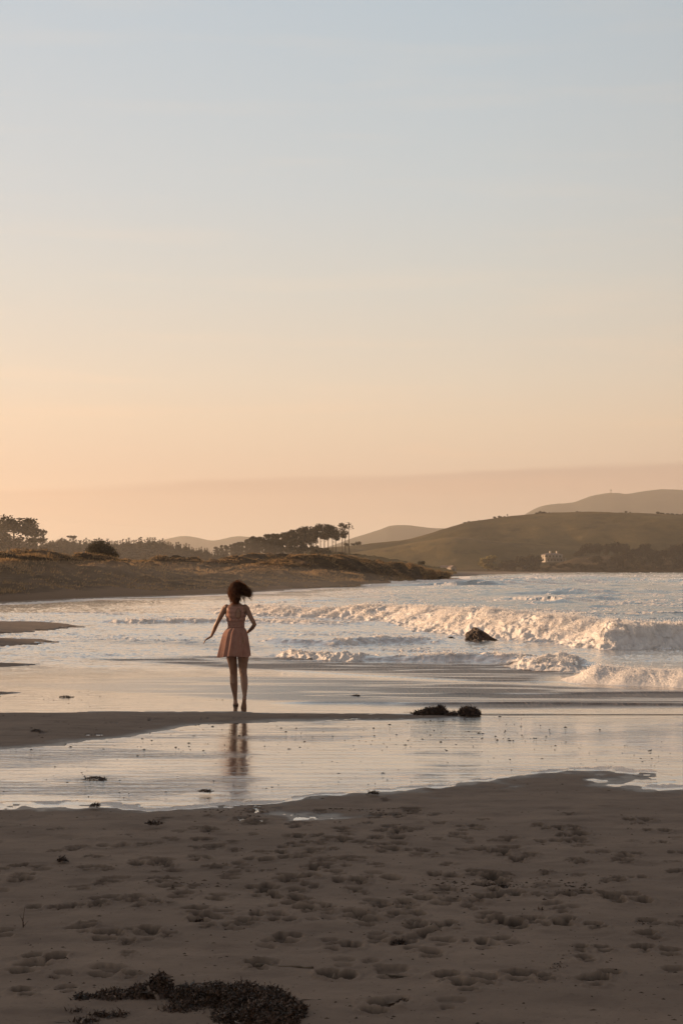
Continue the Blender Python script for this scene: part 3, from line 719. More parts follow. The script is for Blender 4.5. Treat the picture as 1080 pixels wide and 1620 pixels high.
# marram grass over the dunes (uncountable)
V = []; Fc = []
pts = []
for (o, x, y, z, sdy), nt_ in zip(tufts, (46000, 9000, 8000, 32000, 12000, 9000)):
    x, y, z, s = x.ravel(), y.ravel(), z.ravel(), sdy.ravel()
    ok = np.where((s < .45) & (y > 60))[0]
    pk = rng.choice(ok, nt_)
    pts.append(np.stack([x[pk] + rng.normal(0, .25, nt_), y[pk] + rng.normal(0, .25, nt_), z[pk] - .05], -1))
pts = np.concatenate(pts)
dens = fbm(pts[:, 0] * .25, pts[:, 1] * .25, 301, 3); pts = pts[dens > .42]
nb = 5; n = len(pts)
base_ = np.repeat(pts, nb, 0); m = len(base_)
hgt = rng.uniform(.08, .24, m) * np.repeat(.7 + .6 * rng.random(n), nb)
ang = rng.uniform(0, 2 * np.pi, m); off = rng.uniform(0, .14, m)
b0 = base_ + np.stack([np.cos(ang) * off, np.sin(ang) * off, np.zeros(m)], -1)
lean = np.stack([np.cos(ang) * hgt * .55 + .18 * hgt, np.sin(ang) * hgt * .55, hgt], -1)
wd = .028; pa = rng.uniform(0, np.pi, m); wv_ = np.stack([np.cos(pa) * wd, np.sin(pa) * wd, np.zeros(m)], -1)
vv = np.stack([b0 - wv_, b0 + wv_, b0 + lean], 1).reshape(-1, 3)
o = mesh_np('marram_grass', vv, np.arange(m * 3).reshape(-1, 3), M_GRASS, smooth=False)
tag(o, 'tufts of dry golden marram grass growing over the dunes', 'grass', None, 'stuff')

# ------------------------------------------------------------------ trees
def leaf_cloud(blobs, n, size, flat=.6, seed=0):
    """blobs: (centre, radii); leaf-sized faces spread through them, denser to the outside"""
    r = np.random.default_rng(seed)
    vol = np.array([b[1][0] * b[1][1] * b[1][2] for b in blobs]) ** .7; pr = vol / vol.sum()
    ix = r.choice(len(blobs), n, p=pr)
    c = np.array([b[0] for b in blobs], float)[ix]; rd = np.array([b[1] for b in blobs], float)[ix]
    d = r.normal(size=(n, 3)); d /= np.linalg.norm(d, axis=1)[:, None]
    rr = r.random(n) ** .38
    p = c + d * rd * rr[:, None] * (1 + .25 * (r.random(n)[:, None] - .5))
    a = r.normal(size=(n, 3)); a[:, 2] *= flat; a /= np.linalg.norm(a, axis=1)[:, None]
    b = np.cross(a, r.normal(size=(n, 3))); b /= np.linalg.norm(b, axis=1)[:, None]
    s = size * r.uniform(.5, 1.2, n)[:, None]
    v = np.stack([p - a * s, p + b * s * .6, p + a * s, p - b * s * .6], 1).reshape(-1, 3)
    return v, np.arange(n * 4).reshape(-1, 4)
def trunk_mb(h, r0, limbs=(), lean=(0, 0), n=8):
    t = MB()
    t.loft([((lean[0] * k * k * h, lean[1] * k * k * h, h * k), r0 * (1 - .75 * k), r0 * (1 - .75 * k)) for k in (0, .25, .5, .75, 1)], n)
    for (z, dx, dy, dz, r) in limbs:
        k = z / h; b = Vector((lean[0] * k * k * h, lean[1] * k * k * h, z))
        t.loft([(b, r, r), (b + Vector((dx * .5, dy * .5, dz * .35)), r * .7, r * .7), (b + Vector((dx, dy, dz)), r * .3, r * .3)], 6)
    return t
def make_tree(name, blobs, nleaf, size, h, r0, limbs, lmat, seed, lean=(0, 0), flat=.6):
    root = empty(name, (0, 0, 0))
    trunk_mb(h, r0, limbs, lean).build('trunk', M_TRUNK, root)
    v, f = leaf_cloud(blobs, nleaf, size, flat, seed)
    mesh_np('crown', v, f, lmat, root, smooth=False)
    return root
def rb(cx, cy, cz, R, n, r0, r1, zs=.8, seed=0):
    q = random.Random(seed); o = []
    for i in range(n):
        a = q.uniform(0, 6.28); d = R * math.sqrt(q.random())
        r = q.uniform(r0, r1); o.append(((cx + d * math.cos(a), cy + d * math.sin(a), cz + q.uniform(-.5, .5) * R * zs), (r, r, r * q.uniform(.5, .8))))
    return o
GZ = None
def place(root, px, py, Y, sc=1, rz=None, zs=1, label=None, group=None, cat='tree'):
    root.location = P(px, py, Y); root.scale = (sc, sc, sc * zs)
    root.rotation_euler.z = random.uniform(0, 6.28) if rz is None else rz
    tag(root, label, cat, group); return root

# spiky conifers of the plantation
def conifer(seed, h=10.5, R=2.0):
    q = np.random.default_rng(seed); root = empty('conifer', (0, 0, 0))
    trunk_mb(h * .90, .14).build('trunk', M_TRUNK, root)
    V = []; 
    for k in range(16):
        z = h * (.12 + .86 * (k / 16)); rr = R * (1 - k / 16.5) ** .8 * q.uniform(.75, 1.15)
        nb_ = 12 if k < 12 else 7
        for j in range(nb_):
            a = q.uniform(0, 6.28); r = rr * q.uniform(.6, 1.1)
            for s in range(3):
                t = (s + .6) / 3
                c = np.array([math.cos(a) * r * t, math.sin(a) * r * t, z - .22 * r * t + (.35 * t if k > 9 else 0)])
                sz = .74 * (1 - .35 * t) * q.uniform(.7, 1.2) * (.5 if k > 12 else 1)
                d1 = q.normal(size=3); d1 /= np.linalg.norm(d1); d2 = np.cross(d1, q.normal(size=3)); d2 /= np.linalg.norm(d2)
                V += [c - d1 * sz, c + d2 * sz * .6, c + d1 * sz, c - d2 * sz * .6]
    # leader
    V += [np.array([-.12, 0, h * .93]), np.array([.12, 0, h * .93]), np.array([.02, 0, h * .99]), np.array([-.02, 0, h * .99])]
    mesh_np('crown', np.array(V), np.arange(len(V)).reshape(-1, 4), M_CONIF, root, smooth=False)
    return root
protos = [conifer(s, R=2.7 + .3 * s) for s in range(5)]
used = set()
def wood_top(px):   # skyline of the plantation in the photograph
    xs = [66, 90, 120, 150, 180, 200, 230, 255, 275, 300, 320, 345, 370]; ys = [853, 850, 852, 852, 853, 853, 851, 853, 858, 863, 868, 874, 880]
    return float(np.interp(px, xs, ys))
row = []
for i in range(62):
    px = 112 + i * 4.15 + random.uniform(-1.2, 1.2); row.append((px, 0))
for i in range(48):
    px = 66 + i * 6.1 + random.uniform(-2, 2); row.append((px, 1))
for i in range(34):
    px = -60 + i * 5.6 + random.uniform(-2, 2); row.append((px, 2))
for i, (px, k) in enumerate(row):
    pr = protos[i % 5]
    if i < 5: t = pr
    else: t = copy_tree(pr)
    Y = (465 + random.uniform(-8, 8)) if k == 0 else (445 + random.uniform(-8, 8)) if k == 1 else 405 + random.uniform(-6, 6)
    top = wood_top(px) + (random.uniform(-3.5, 2.5) if k == 0 else random.uniform(2, 9) if k == 1 else random.uniform(1, 8))
    if k == 2: top = np.interp(px, [-60, 60, 70, 130], [842, 850, 852, 858]) + random.uniform(0, 9)
    base_py = 893
    top -= 1.5; hh = (base_py - top) * Y / F
    part_ = 'left' if px < 180 else 'middle' if px < 270 else 'right'
    place(t, px, base_py, Y, hh / 10.7, None, 1, 'dark pointed conifer in the %s third of the dense plantation row behind the left dunes' % part_, 'conifers of the %s third of the plantation' % part_)

# broad macrocarpas at the left edge
bl = rb(0, 0, 8.6, 4.6, 20, 1.1, 2.2, .55, 3) + rb(0, 0, 5.2, 6, 14, 1.2, 2.2, .35, 4) + rb(0, 0, 2.4, 7, 16, 1.3, 2.2, .25, 44)
t = make_tree('spreading_tree', bl, 7000, .36, 9.5, .42, [(3, 3.5, 0, 3, .2), (3.5, -3.2, 1, 3.4, .2), (5, 2.5, -1, 3, .15), (5.5, -2.2, -1, 3, .14)], M_LEAF, 3, flat=.35)
place(t, 22, 893, 350, 1.0, .3, 1.0, 'broad dark spreading tree, tallest at the left edge of the skyline')
bl = rb(0, 0, 6.8, 1.9, 9, .7, 1.3, .5, 8) + rb(.8, 0, 5.0, 1.6, 5, .6, 1.1, .3, 9) + rb(0, 0, 2.2, 2.5, 9, 1.0, 1.6, .3, 19)
t = make_tree('spreading_tree', bl, 2000, .32, 7, .25, [(3, 1.2, 0, 2.5, .1), (3.5, -1.2, .5, 2.2, .1)], M_LEAF, 5, flat=.35)
place(t, 54, 893, 352, 1.12, 0, 1.0, 'smaller open crowned tree leaning out right of the broad spreading tree')
bl = rb(0, 0, 7.2, 3, 10, .9, 1.7, .5, 12)
t = make_tree('spreading_tree', bl, 1300, .36, 7.5, .3, [(4, 2, 0, 2.5, .12), (4, -2, 0, 2.5, .12)], M_LEAF, 7, flat=.35)
place(t, -8, 893, 356, 1.05, 1, 1.0, 'dark tree cut off by the left edge of the picture')
# rounded trees between them and the conifers
for (px, tp, w_, lb) in ((86, 852, 15, 'rounded dark tree at the left end of the conifer row'), (103, 849, 13, 'second rounded dark tree from the left end of the conifer row')):
    bl = rb(0, 0, 3.6, 1.5, 10, .8, 1.3, .9, int(px))
    t = make_tree('rounded_tree', bl, 900, .3, 4, .2, [(1.5, .8, 0, 1.5, .08)], M_LEAF, int(px))
    place(t, px, 893, 425, (893 - tp) * 425 / F / 5.4, None, 1, lb)
t = make_tree('flat_topped_tree', [((0, 0, 7.9), (1.5, 1.2, .28)), ((.5, 0, 7.5), (.9, .7, .2))], 220, .26, 7.8, .12, [(6.5, .8, 0, 1.2, .05), (6.6, -.7, 0, 1.1, .05)], M_LEAF, 15)
place(t, 113, 893, 430, 1.0, 0, 1.0, 'thin tree with a flat umbrella top poking above the conifers')

# round bush on the dune
bl = [((0, 0, 1.35), (1.25, 1.2, 1.1)), ((.9, 0, .9), (.9, .9, .8)), ((-.7, .2, 1.0), (.9, .8, .9)), ((1.55, 0, .55), (.5, .5, .45))]
v, f = leaf_cloud(bl, 5200, .085, .8, 77)
root = empty('round_bush', (0, 0, 0)); trunk_mb(1.0, .12, [(.4, .5, 0, .6, .05), (.4, -.5, 0, .6, .05)]).build('trunk', M_TRUNK, root); mesh_np('crown', v, f, M_LEAF, root, smooth=False)
place(root, 158, 887, 150, .82 * 37 * 150 / F / 2.0, 0, .90, 'dense round dark bush alone on the crest of the left dune', None, 'bush')
# scrub on dune tops
def bush_proto(seed, mat=M_LEAF, n=420):
    q = random.Random(seed)
    bl = [((q.uniform(-.8, .8), q.uniform(-.4, .4), q.uniform(.3, .9)), (q.uniform(.4, .8), q.uniform(.4, .7), q.uniform(.3, .6))) for _ in range(5)]
    v, f = leaf_cloud(bl, n, .16, .8, seed); root = empty('bush', (0, 0, 0))
    trunk_mb(.7, .07, [(.2, .4, 0, .4, .03), (.2, -.4, 0, .4, .03)]).build('stem', M_TRUNK, root)
    mesh_np('foliage', v, f, mat, root, smooth=False); return root
bp = [bush_proto(i + 400) for i in range(4)]
bfirst = [True] * 4
def bush(kind, px, py, Y, wpx, hk=1.0, label='', group=None):
    r = bp[kind] if bfirst[kind] else copy_tree(bp[kind]); bfirst[kind] = False
    place(r, px, py, Y, wpx * Y / F / 2.4, None, hk, label, group, 'bush'); return r
bush(0, 227, 891, 200, 14, .8, 'small low bush on the dune top right of the round bush')
bush(1, 458, 881.5, 212, 12, .6, 'small dark scrub bush on top of the sunlit dune hump')
for k, (px, py, w_, hk) in enumerate(((505, 886, 46, .9), (470, 884, 30, .9), (540, 888, 34, .8), (562, 890, 26, .9), (440, 886, 26, .8), (528, 892, 24, .9), (400, 886, 30, .8), (375, 887, 22, 1.), (350, 889, 22, 1.), (335, 889, 18, 1.))):
    bush(k % 4, px, py, 470 - k, w_, hk, 'low dark scrub below the pine stand behind the dunes', 'scrub under the pine stand')
bush(2, 668, 894, 330, 16, .8, 'dark bush standing alone on the flat right of the middle dune')
bush(3, 612, 893, 290, 8, .8, 'tiny bush on the back of the middle dune')
# bushes dotted along the hill skyline
hx = [h[0] for h in hillS]; hy = [h[1] for h in hillS]
for k, (px, w_) in enumerate(((735, 6), (741, 7), (757, 5), (782, 8), (790, 9), (797, 6), (803, 4), (848, 7), (856, 11), (863, 6), (868, 5), (912, 5), (917, 4), (990, 7), (996, 5), (1040, 9), (1046, 8), (1054, 7), (1062, 8), (1070, 7), (1078, 9), (560, 10), (568, 14), (548, 12))):
    y = float(np.interp(px, hx, hy))
    bush(k % 4, px, y + 1.5, 1006 if px > 600 else 700, w_, .9, 'tiny dark bush on the skyline of the long pasture hill' if px > 600 else 'low dark bush on the rise right of the slender pines', 'bushes along the hill skyline' if px > 600 else 'bushes right of the pines')
bush(0, 802, 817, 1004, 2.2, 3.4, 'thin upright shrub on the hill skyline')

# pine stand
def pine(seed, h=11.5, cw=2.3, bare=.55, nb_=9, nl=900):
    q = random.Random(seed)
    bl = []
    for i in range(nb_):
        k = q.random(); z = h * (bare + (1 - bare) * (.12 + .8 * k)); R = cw * (1 - .55 * k)
        a = q.uniform(0, 6.28); d = R * q.uniform(.2, .8); bl.append(((d * math.cos(a), d * math.sin(a), z), (q.uniform(.9, 1.5), q.uniform(.9, 1.5), q.uniform(.6, 1.0))))
    bl.append(((0, 0, h * .93), (.9, .9, .7)))
    limbs = [(h * bare * q.uniform(.9, 1.4), q.uniform(-1.6, 1.6), q.uniform(-1, 1), q.uniform(.6, 1.5), .07) for _ in range(6)]
    return make_tree('pine_tree', bl, nl, .30, h * .95, .20, limbs, M_CONIF, seed, (q.uniform(-.03, .03), 0))
pp = [pine(900 + i, 11.5, 3.0, .16, 17, 1700) for i in range(4)] + [pine(950 + i, 11.5, 2.6, .50, 11, 1200) for i in range(3)]
pf = [True] * 7
tx = [345, 360, 385, 410, 430, 450, 470, 485, 500, 515, 525, 533]; ty = [862, 858, 851, 847, 844, 838, 836, 832, 830, 829, 830, 835]
lst = [(340 + i * 6.1 + random.uniform(-2, 2), 0) for i in range(26)] + [(352 + i * 8.0 + random.uniform(-2, 2), 1) for i in range(15)] + [(492, 2), (500, 2), (507, 2), (513, 2), (519, 2), (526, 2), (531, 2)]
for i, (px, k) in enumerate(lst):
    kk = (i % 4) if k < 2 else 4 + i % 3
    if px > 494 and k < 2: kk = 4 + i % 3
    t = pp[kk] if pf[kk] else copy_tree(pp[kk]); pf[kk] = False
    Y = 520 + random.uniform(-10, 10) - 12 * k
    top = float(np.interp(px, tx, ty)) + random.uniform(-1.5, 4) + (5 if k == 1 else 0)
    bpy_ = float(np.interp(px, [340, 420, 540], [886, 884, 881]))
    hh = (bpy_ - top) * Y / F
    place(t, px, bpy_, Y, hh / 11.6, None, 1, 'rounded dark pine crowded in the left and middle of the pine stand' if kk < 4 else 'tall pine with bare trunk at the open right end of the stand', 'pines of the dense stand' if kk < 4 else 'bare trunked pines at the right of the stand')
for (px, top, cw, seed, lb, nl) in ((541, 827, 1.2, 31, 'slender pine just right of the stand, left of two others', 420), (545.5, 829, 1.0, 32, 'slender bare trunked pine in the middle of the three standing apart', 330)):
    t = pine(seed, 11.5, cw, .55, 7, nl); place(t, px, 880, 500, (880 - top) * 500 / F / 11.6, 0, 1, lb)
t = pine(33, 11.5, 1.0, .66, 5, 90); place(t, 552, 880, 500, (880 - 826) * 500 / F / 11.6, 0, 1, 'sparse nearly leafless pale tree standing rightmost beside the pine stand')

# bush and trees above the far right shore
def wide_tree(seed, mat, nleaf=1500):
    q = random.Random(seed)
    bl = [((q.uniform(-2.4, 2.4), q.uniform(-1.5, 1.5), q.uniform(1.2, 4.0)), (q.uniform(1, 1.7), q.uniform(1, 1.7), q.uniform(.8, 1.3))) for _ in range(13)]
    return make_tree('broadleaf_tree', bl, nleaf, .34, 3.5, .25, [(1.2, 1.5, 0, 1.8, .1), (1.2, -1.5, 0, 1.8, .1)], mat, seed)
wt = [wide_tree(600 + i, M_LEAF) for i in range(3)] + [wide_tree(640, M_LEAF2, 2600)]
wf = [True] * 4
def wtree(k, px, base, Y, wpx, hpx, label, group=None):
    t = wt[k] if wf[k] else copy_tree(wt[k]); wf[k] = False
    s = wpx * Y / F / 7.0; place(t, px, base, Y, s, None, (hpx * Y / F / 5.2) / s, label, group)
wtree(3, 771, 903, 770, 33, 26, 'large olive green rounded tree near the shore left of the white house')
for k, (px, py, w_) in enumerate(((618, 874, 9), (627, 877, 7), (700, 889, 10), (712, 886, 8), (733, 880, 9), (655, 884, 12), (905, 868, 12), (915, 871, 16), (928, 866, 12), (1045, 862, 10), (1062, 866, 8))):
    bush(k % 4, px, py, 925, w_, .9, 'small dark tree clump on the slope of the pasture hill', 'tree clumps on the pasture slope')
G1 = 'dark trees between the olive tree and the white house'
for k, (px, b, w_, h_) in enumerate(((797, 903, 20, 18), (812, 903, 22, 20), (826, 902, 22, 24), (840, 900, 22, 26), (851, 897, 18, 20), (806, 904, 20, 12), (835, 904, 26, 14))):
    wtree(k % 3, px, b, 785 - k, w_, h_, 'dark tree in the clump between the olive tree and the white house', G1)
for k in range(34):
    px = 786 + k * 9.0 + random.uniform(-3, 3); b_ = random.uniform(896, 904)
    bush(k % 4, px, b_, 772 + random.uniform(0, 8), random.uniform(12, 22), random.uniform(.6, 1.1), 'low dark scrub bush on the bank just above the far right shore', 'scrub along the far right shore')
G2 = 'dark bush trees on the bank right of the white house'
for k, (px, b, w_, h_) in enumerate(((925, 880, 22, 22), (934, 878, 22, 20), (945, 878, 24, 20), (958, 880, 26, 22), (972, 879, 26, 24), (986, 882, 28, 24), (1002, 884, 26, 18), (1018, 884, 28, 26), (1024, 878, 16, 20), (1038, 886, 26, 18), (1052, 886, 26, 20), (1066, 884, 28, 24), (1080, 882, 28, 26), (1096, 882, 28, 30), (975, 894, 30, 18), (1005, 896, 34, 16), (1040, 897, 34, 18), (1072, 897, 36, 22), (945, 892, 30, 14), (1030, 890, 30, 16), (990, 888, 30, 16), (915, 882, 18, 12))):
    wtree(k % 3, px, b, 792 - (k % 5) * 2 - (12 if b > 890 else 0), w_, h_, 'dark bushy tree massed on the bank right of the white house', G2)

# ------------------------------------------------------------------ buildings
hp = P(862, 889.5, 812); hl = empty('house', hp, math.radians(22))
w_, d_, hgt_ = 11.8, 6.2, 5.0
mb = MB(); mb.box((w_ / 2, d_ / 2, 1.3), (w_, d_, 2.6)); mb.box((w_ / 2 + .3, d_ / 2 + .6, 3.85), (w_ - 1.4, d_ - 1.6, 2.3)); mb.build('wall', M_WHITE, hl, False)
def hip(x0, x1, y0, y1, z, h, inset):
    m_ = MB(); m_.v = [(x0, y0, z), (x1, y0, z), (x1, y1, z), (x0, y1, z), (x0 + inset, (y0 + y1) / 2, z + h), (x1 - inset, (y0 + y1) / 2, z + h)]
    m_.f = [(0, 1, 5, 4), (1, 2, 5), (2, 3, 4, 5), (3, 0, 4), (0, 3, 2, 1)]; return m_
m_ = hip(.3, w_ + .3, .8, d_ + .4, 5.0, 1.1, 3.4)
rf = m_.build('roof', M_ROOF, hl, False)
mv = MB(); mv.box((w_ / 2, -.7, 2.72), (w_ + 1.0, 2.0, .16)); mv.build('verandah_roof', M_ROOF, hl, False)
for k in range(6):
    mp_ = MB(); mp_.box((.2 + k * (w_ - .4) / 5, -1.5, 1.32), (.16, .16, 2.64)); mp_.build('verandah_post', M_WHITE, hl, False)
for cx in (4.8, 8.9):
    mc = MB(); mc.box((cx, d_ / 2, 6.4), (.75, .75, 1.6)); mc.box((cx, d_ / 2, 7.25), (.95, .95, .16)); mc.build('chimney', M_BRICK, rf, False)
for k in range(5):
    for z, yy in ((1.4, -.03), (3.9, 1.36)):
        x = 1.6 + k * 2.05
        mf = MB(); mf.box((x, yy, z), (.95, .1, 1.3)); wn = mf.build('window', M_GLASS, hl, False)
        ms = MB(); ms.box((x, yy - .05, z - .72), (1.2, .2, .12)); ms.box((x, yy - .05, z), (.08, .12, 1.3)); ms.build('frame', M_WHITE, wn, False)
for z in (1.4, 3.9):
    for yy in (1.9, 4.3):
        mf = MB(); mf.box((-.03 if z < 2 else 1.0 - .03, yy, z), (.1, .9, 1.3)); mf.build('window', M_GLASS, hl, False)
hl.scale = (1, 1, .82)
tag(hl, 'white two storey house with verandah and two chimneys among trees on the far bank', 'house')
sh = empty('shed', P(713, 904, 770), math.radians(24))
mb = MB(); mb.box((1.5, 2, 1.0), (3.0, 4, 2.0)); mb.v += [(0, 0, 2), (3, 0, 2), (1.5, 0, 2.9), (0, 4, 2), (3, 4, 2), (1.5, 4, 2.9)]; mb.f += [(8, 9, 10), (11, 13, 12)]
mb.build('wall', M_SHED, sh, False)
m_ = MB(); R_ = lambda a: Matrix.Rotation(a, 3, 'Y')
m_.box((.68, 2, 2.5), (1.95, 4.4, .1), R_(-.54)); m_.box((2.32, 2, 2.5), (1.95, 4.4, .1), R_(.54)); m_.build('roof', M_ROOF, sh, False)
m_ = MB(); m_.box((1.5, -.03, .9), (.8, .1, 1.1)); m_.build('window', M_GLASS, sh, False)
tag(sh, 'small white gabled shed near the water left of the olive tree', 'shed')
sh = empty('barn', P(693, 903, 785), math.radians(-8))
mb = MB(); mb.box((3, 2, .9), (6, 4, 1.8)); mb.build('wall', M_BRICK, sh, False); hip(-.3, 6.3, -.3, 4.3, 1.8, 1.0, 1.6).build('roof', M_ROOF, sh, False)
m_ = MB(); m_.box((3, -.03, .8), (1.6, .1, 1.5)); m_.build('door', M_ROOF, sh, False)
tag(sh, 'long low brown building left of the small white shed', 'building')
tw = empty('lookout_tower', P(965.5, 780, 3996)); tw.scale = (1.5, 1.5, 1.5)
m_ = MB()
for sx in (-1, 1):
    for sy in (-1, 1): m_.loft([((sx * 1.3, sy * 1.3, -2), .35, .35), ((sx * .7, sy * .7, 4), .3, .3)], 5)
m_.build('legs_frame', M_METAL, tw, False)
m_ = MB(); m_.box((0, 0, 4.8), (3.0, 3.0, 1.6)); m_.box((0, 0, 5.7), (3.6, 3.6, .2)); m_.build('cabin', M_METAL, tw, False)
tag(tw, 'tiny tower on the summit of the far right mountain', 'tower')

# ------------------------------------------------------------------ rocks
def rock(name, px, py, w, h, d, seed, peak, label):
    bm = bmesh.new(); bmesh.ops.create_icosphere(bm, subdivisions=5, radius=1)
    co = np.array([v.co[:] for v in bm.verts])
    n1 = fbm(co[:, 0] * 1.7 + co[:, 2] * 1.1 + 9, co[:, 1] * 1.7 + co[:, 2] * 1.3, seed, 5) - .5
    n2 = np.abs(fbm(co[:, 0] * 4 + co[:, 2] * 3, co[:, 1] * 4 - co[:, 2] * 2 + 5, seed + 4, 4) - .5)
    s = 1 + n1 * .5 - n2 * .55
    c = co * s[:, None]; c[:, 2] = np.sign(c[:, 2]) * np.abs(c[:, 2]) ** .62 * .95
    x = c[:, 0]; z = np.clip(c[:, 2], -.4, 2)
    env = np.interp(x, [-1.1, -.9, -.55, peak, .2, .6, 1.15], [.70, .98, 1.06, 1.0, .74, .44, .16])
    z = np.where(z > 0, z * env, z)
    for v, a, b, cc in zip(bm.verts, x, c[:, 1], z): v.co = (a * w / 2, b * d / 2, cc * h)
    me = bpy.data.meshes.new(name); bm.to_mesh(me); bm.free(); me.materials.append(M_ROCK)
    for p in me.polygons: p.use_smooth = False
    o = bpy.data.objects.new(name, me); col.objects.link(o); x, y = G(px, py); o.location = (x, y + d * .35, -.02)
    tag(o, label, 'rock'); return o
rock('rock', 762, 1014, .84, .36, .6, 5, -.25, 'dark jagged rock standing in the shallows before the main breaker')
rock('rock', 715, 1010, .24, .07, .2, 9, 0, 'small low rock awash just left of the larger jagged rock')

# ------------------------------------------------------------------ seaweed and drift
def fronds(cl, n, ln, wd, seed, z0=0.0, flat=1.0):
    """cl: list of (x, y, rx, ry, h) mounds; crinkled branching ribbons"""
    r = np.random.default_rng(seed); V = []; Fq = []
    wts = np.array([c[2] * c[3] ** .5 * (c[4] + .02) for c in cl]); wts /= wts.sum()
    for i in range(n):
        c = cl[r.choice(len(cl), p=wts)]
        a = r.uniform(0, 6.28); q = math.sqrt(r.random())
        x = c[0] + math.cos(a) * c[2] * q; y = c[1] + math.sin(a) * c[3] * q
        zt = c[4] * max(0, 1 - q * q) ** .6; z = z0 + zt * r.uniform(.35, 1.0) ** .6
        d = np.array([r.normal(), r.normal(), (r.normal() * .6 + .35) * flat]); d /= np.linalg.norm(d)
        l = ln * r.uniform(.4, 1.3); w = wd * r.uniform(.5, 1.3); p = np.array([x, y, max(z, z0 + .002)])
        sv = np.cross(d, r.normal(size=3)); sv /= np.linalg.norm(sv); b = len(V)
        for k in range(5):
            ww = w * (1 - abs(k - 1.5) / 3.5) * r.uniform(.5, 1.3)
            V.append(p - sv * ww); V.append(p + sv * ww)
            d = d + r.normal(size=3) * .8; d[2] *= flat; d /= np.linalg.norm(d); sv = sv + r.normal(size=3) * .5; sv /= np.linalg.norm(sv)
            p = p + d * l / 4; p[2] = max(p[2], z0 - .002)
            if k: Fq.append((b + 2 * k - 2, b + 2 * k - 1, b + 2 * k + 1, b + 2 * k))
    return np.array(V), np.array(Fq)
def weed(name, cl, n, ln, wd, seed, label, z0=0.0, core=True, mat=None, cat='seaweed', group=None):
    x0, y0 = cl[0][0], cl[0][1]
    root = None
    V, Fq = fronds(cl, n, ln, wd, seed, z0)
    V2, F2 = fronds(cl, max(6, n // 70), ln * 3.2, wd * 1.1, seed + 500, z0, .12)      # long loose strands
    Fq = np.concatenate([Fq, F2 + len(V)]); V = np.concatenate([V, V2])
    if core:   # matted middle of the heap
        mb = MB()
        for c in cl: mb.ell((c[0], c[1], z0 + c[4] * .12), (c[2] * .86, c[3] * .86, c[4] * .62), 16)
        vv = np.array(mb.v); jit = np.random.default_rng(seed + 1).normal(size=vv.shape) * .008 * (1 + 20 * ln) * .5; vv += jit
        b = len(V); V = np.concatenate([V, vv]);
        fq = [f if len(f) == 4 else (*f, f[-1]) for f in mb.f]
        me = bpy.data.meshes.new(name); me.from_pydata([tuple(v) for v in V], [], [tuple(f) for f in Fq] + [tuple(b + i for i in f) for f in mb.f])
        me.materials.append(mat or M_WEED); me.update(); o = bpy.data.objects.new(name, me); col.objects.link(o)
    else:
        o = mesh_np(name, V, Fq, mat or M_WEED, smooth=False)
    tag(o, label, cat, group); return o
def cl_(l, zb=.06):
    out = []
    for (px, py, wpx, dep, hpx) in l:
        x, y = G(px, py, zb); out.append((x, y, wpx * y / F, dep, hpx * y / F))
    return out
weed('seaweed_heap', cl_([(130, 1585, 20, .05, 16), (180, 1582, 40, .07, 20), (225, 1580, 30, .08, 26), (253, 1578, 24, .08, 42), (300, 1586, 35, .10, 30), (340, 1588, 40, .12, 36), (385, 1595, 45, .14, 42), (425, 1602, 45, .14, 42), (455, 1606, 32, .1, 30), (420, 1622, 55, .12, 40), (370, 1612, 40, .1, 20), (285, 1603, 40, .06, 14), (468, 1612, 20, .06, 14)]),
     12000, .026, .0052, 7, 'large tangled heap of dark brown seaweed on the near sand at bottom left', .052)
weed('seaweed_scrap', cl_([(135, 1622, 22, .04, 10), (160, 1612, 20, .03, 9), (190, 1612, 16, .03, 8), (120, 1605, 14, .02, 6)]), 900, .035, .004, 17, 'scattered dark seaweed scraps below the left end of the large heap', .055)
weed('seaweed_clump', cl_([(686, 1129, 22, .10, 9), (697, 1129, 9, .08, 12), (670, 1130, 18, .08, 4)], .01), 2200, .05, .008, 27, 'left of two dark seaweed clumps at the tip of the sand tongue', .012)
weed('seaweed_clump', cl_([(741, 1130, 16, .10, 11), (735, 1130, 10, .08, 9), (750, 1130.5, 9, .08, 6)], .01), 2000, .05, .008, 37, 'right of two dark seaweed clumps, rounded, at the tip of the sand tongue', .012)
weed('seaweed_scrap', cl_([(718, 1130.5, 6, .05, 3), (709, 1131, 5, .04, 2)], .01), 260, .05, .006, 38, 'small flat seaweed scrap lying between the two seaweed clumps', .010)
SCR = [(103, 1103, 9, 2.2, 'small dark seaweed scrap on the wet sheen left of the girl'), (150, 1233, 17, 3.0, 'flat dark weed scrap with a few upright sprigs in the pool at left'), (58, 1157, 7, 3, 'small dark seaweed lump on the sand tongue at left'), (563, 1101, 6, 1.5, 'tiny dark weed scrap on the wet sand right of the girl'),
       (325, 1252, 10, 2, 'dark weed scrap near the pool edge in the middle'), (855, 1444, 8, 4, 'small spiky dark weed tuft on the sand at right'), (98, 1361, 6, 3, 'small dark weed scrap on the sand at left, above the footprints'), (322, 1459, 12, 3, 'dark weed scrap on the sand left of the middle'), (630, 1494, 10, 3, 'dark weed strip beside footprints in the middle sand'),
       (785, 1404, 24, 2.5, 'strand line of dark weed bits on the sand right of the middle'), (880, 1535, 16, 4, 'dark weed mass half buried in the sand at right'), (150, 1275, 8, 3, 'dark weed scrap just outside the pool edge at left'), (243, 1303, 12, 2, 'thin dark weed scrap on the sand below the pool'), (640, 1590, 12, 4, 'dark weed scrap on the near sand just right of the middle'), (1010, 1465, 9, 3, 'small dark weed scrap near the right edge of the sand'),
       (590, 1255, 7, 2, 'dark bits of weed on the pool rim right of the middle'), (70, 1552, 14, 3, 'dark weed scrap on the near sand above the left end of the heap')]
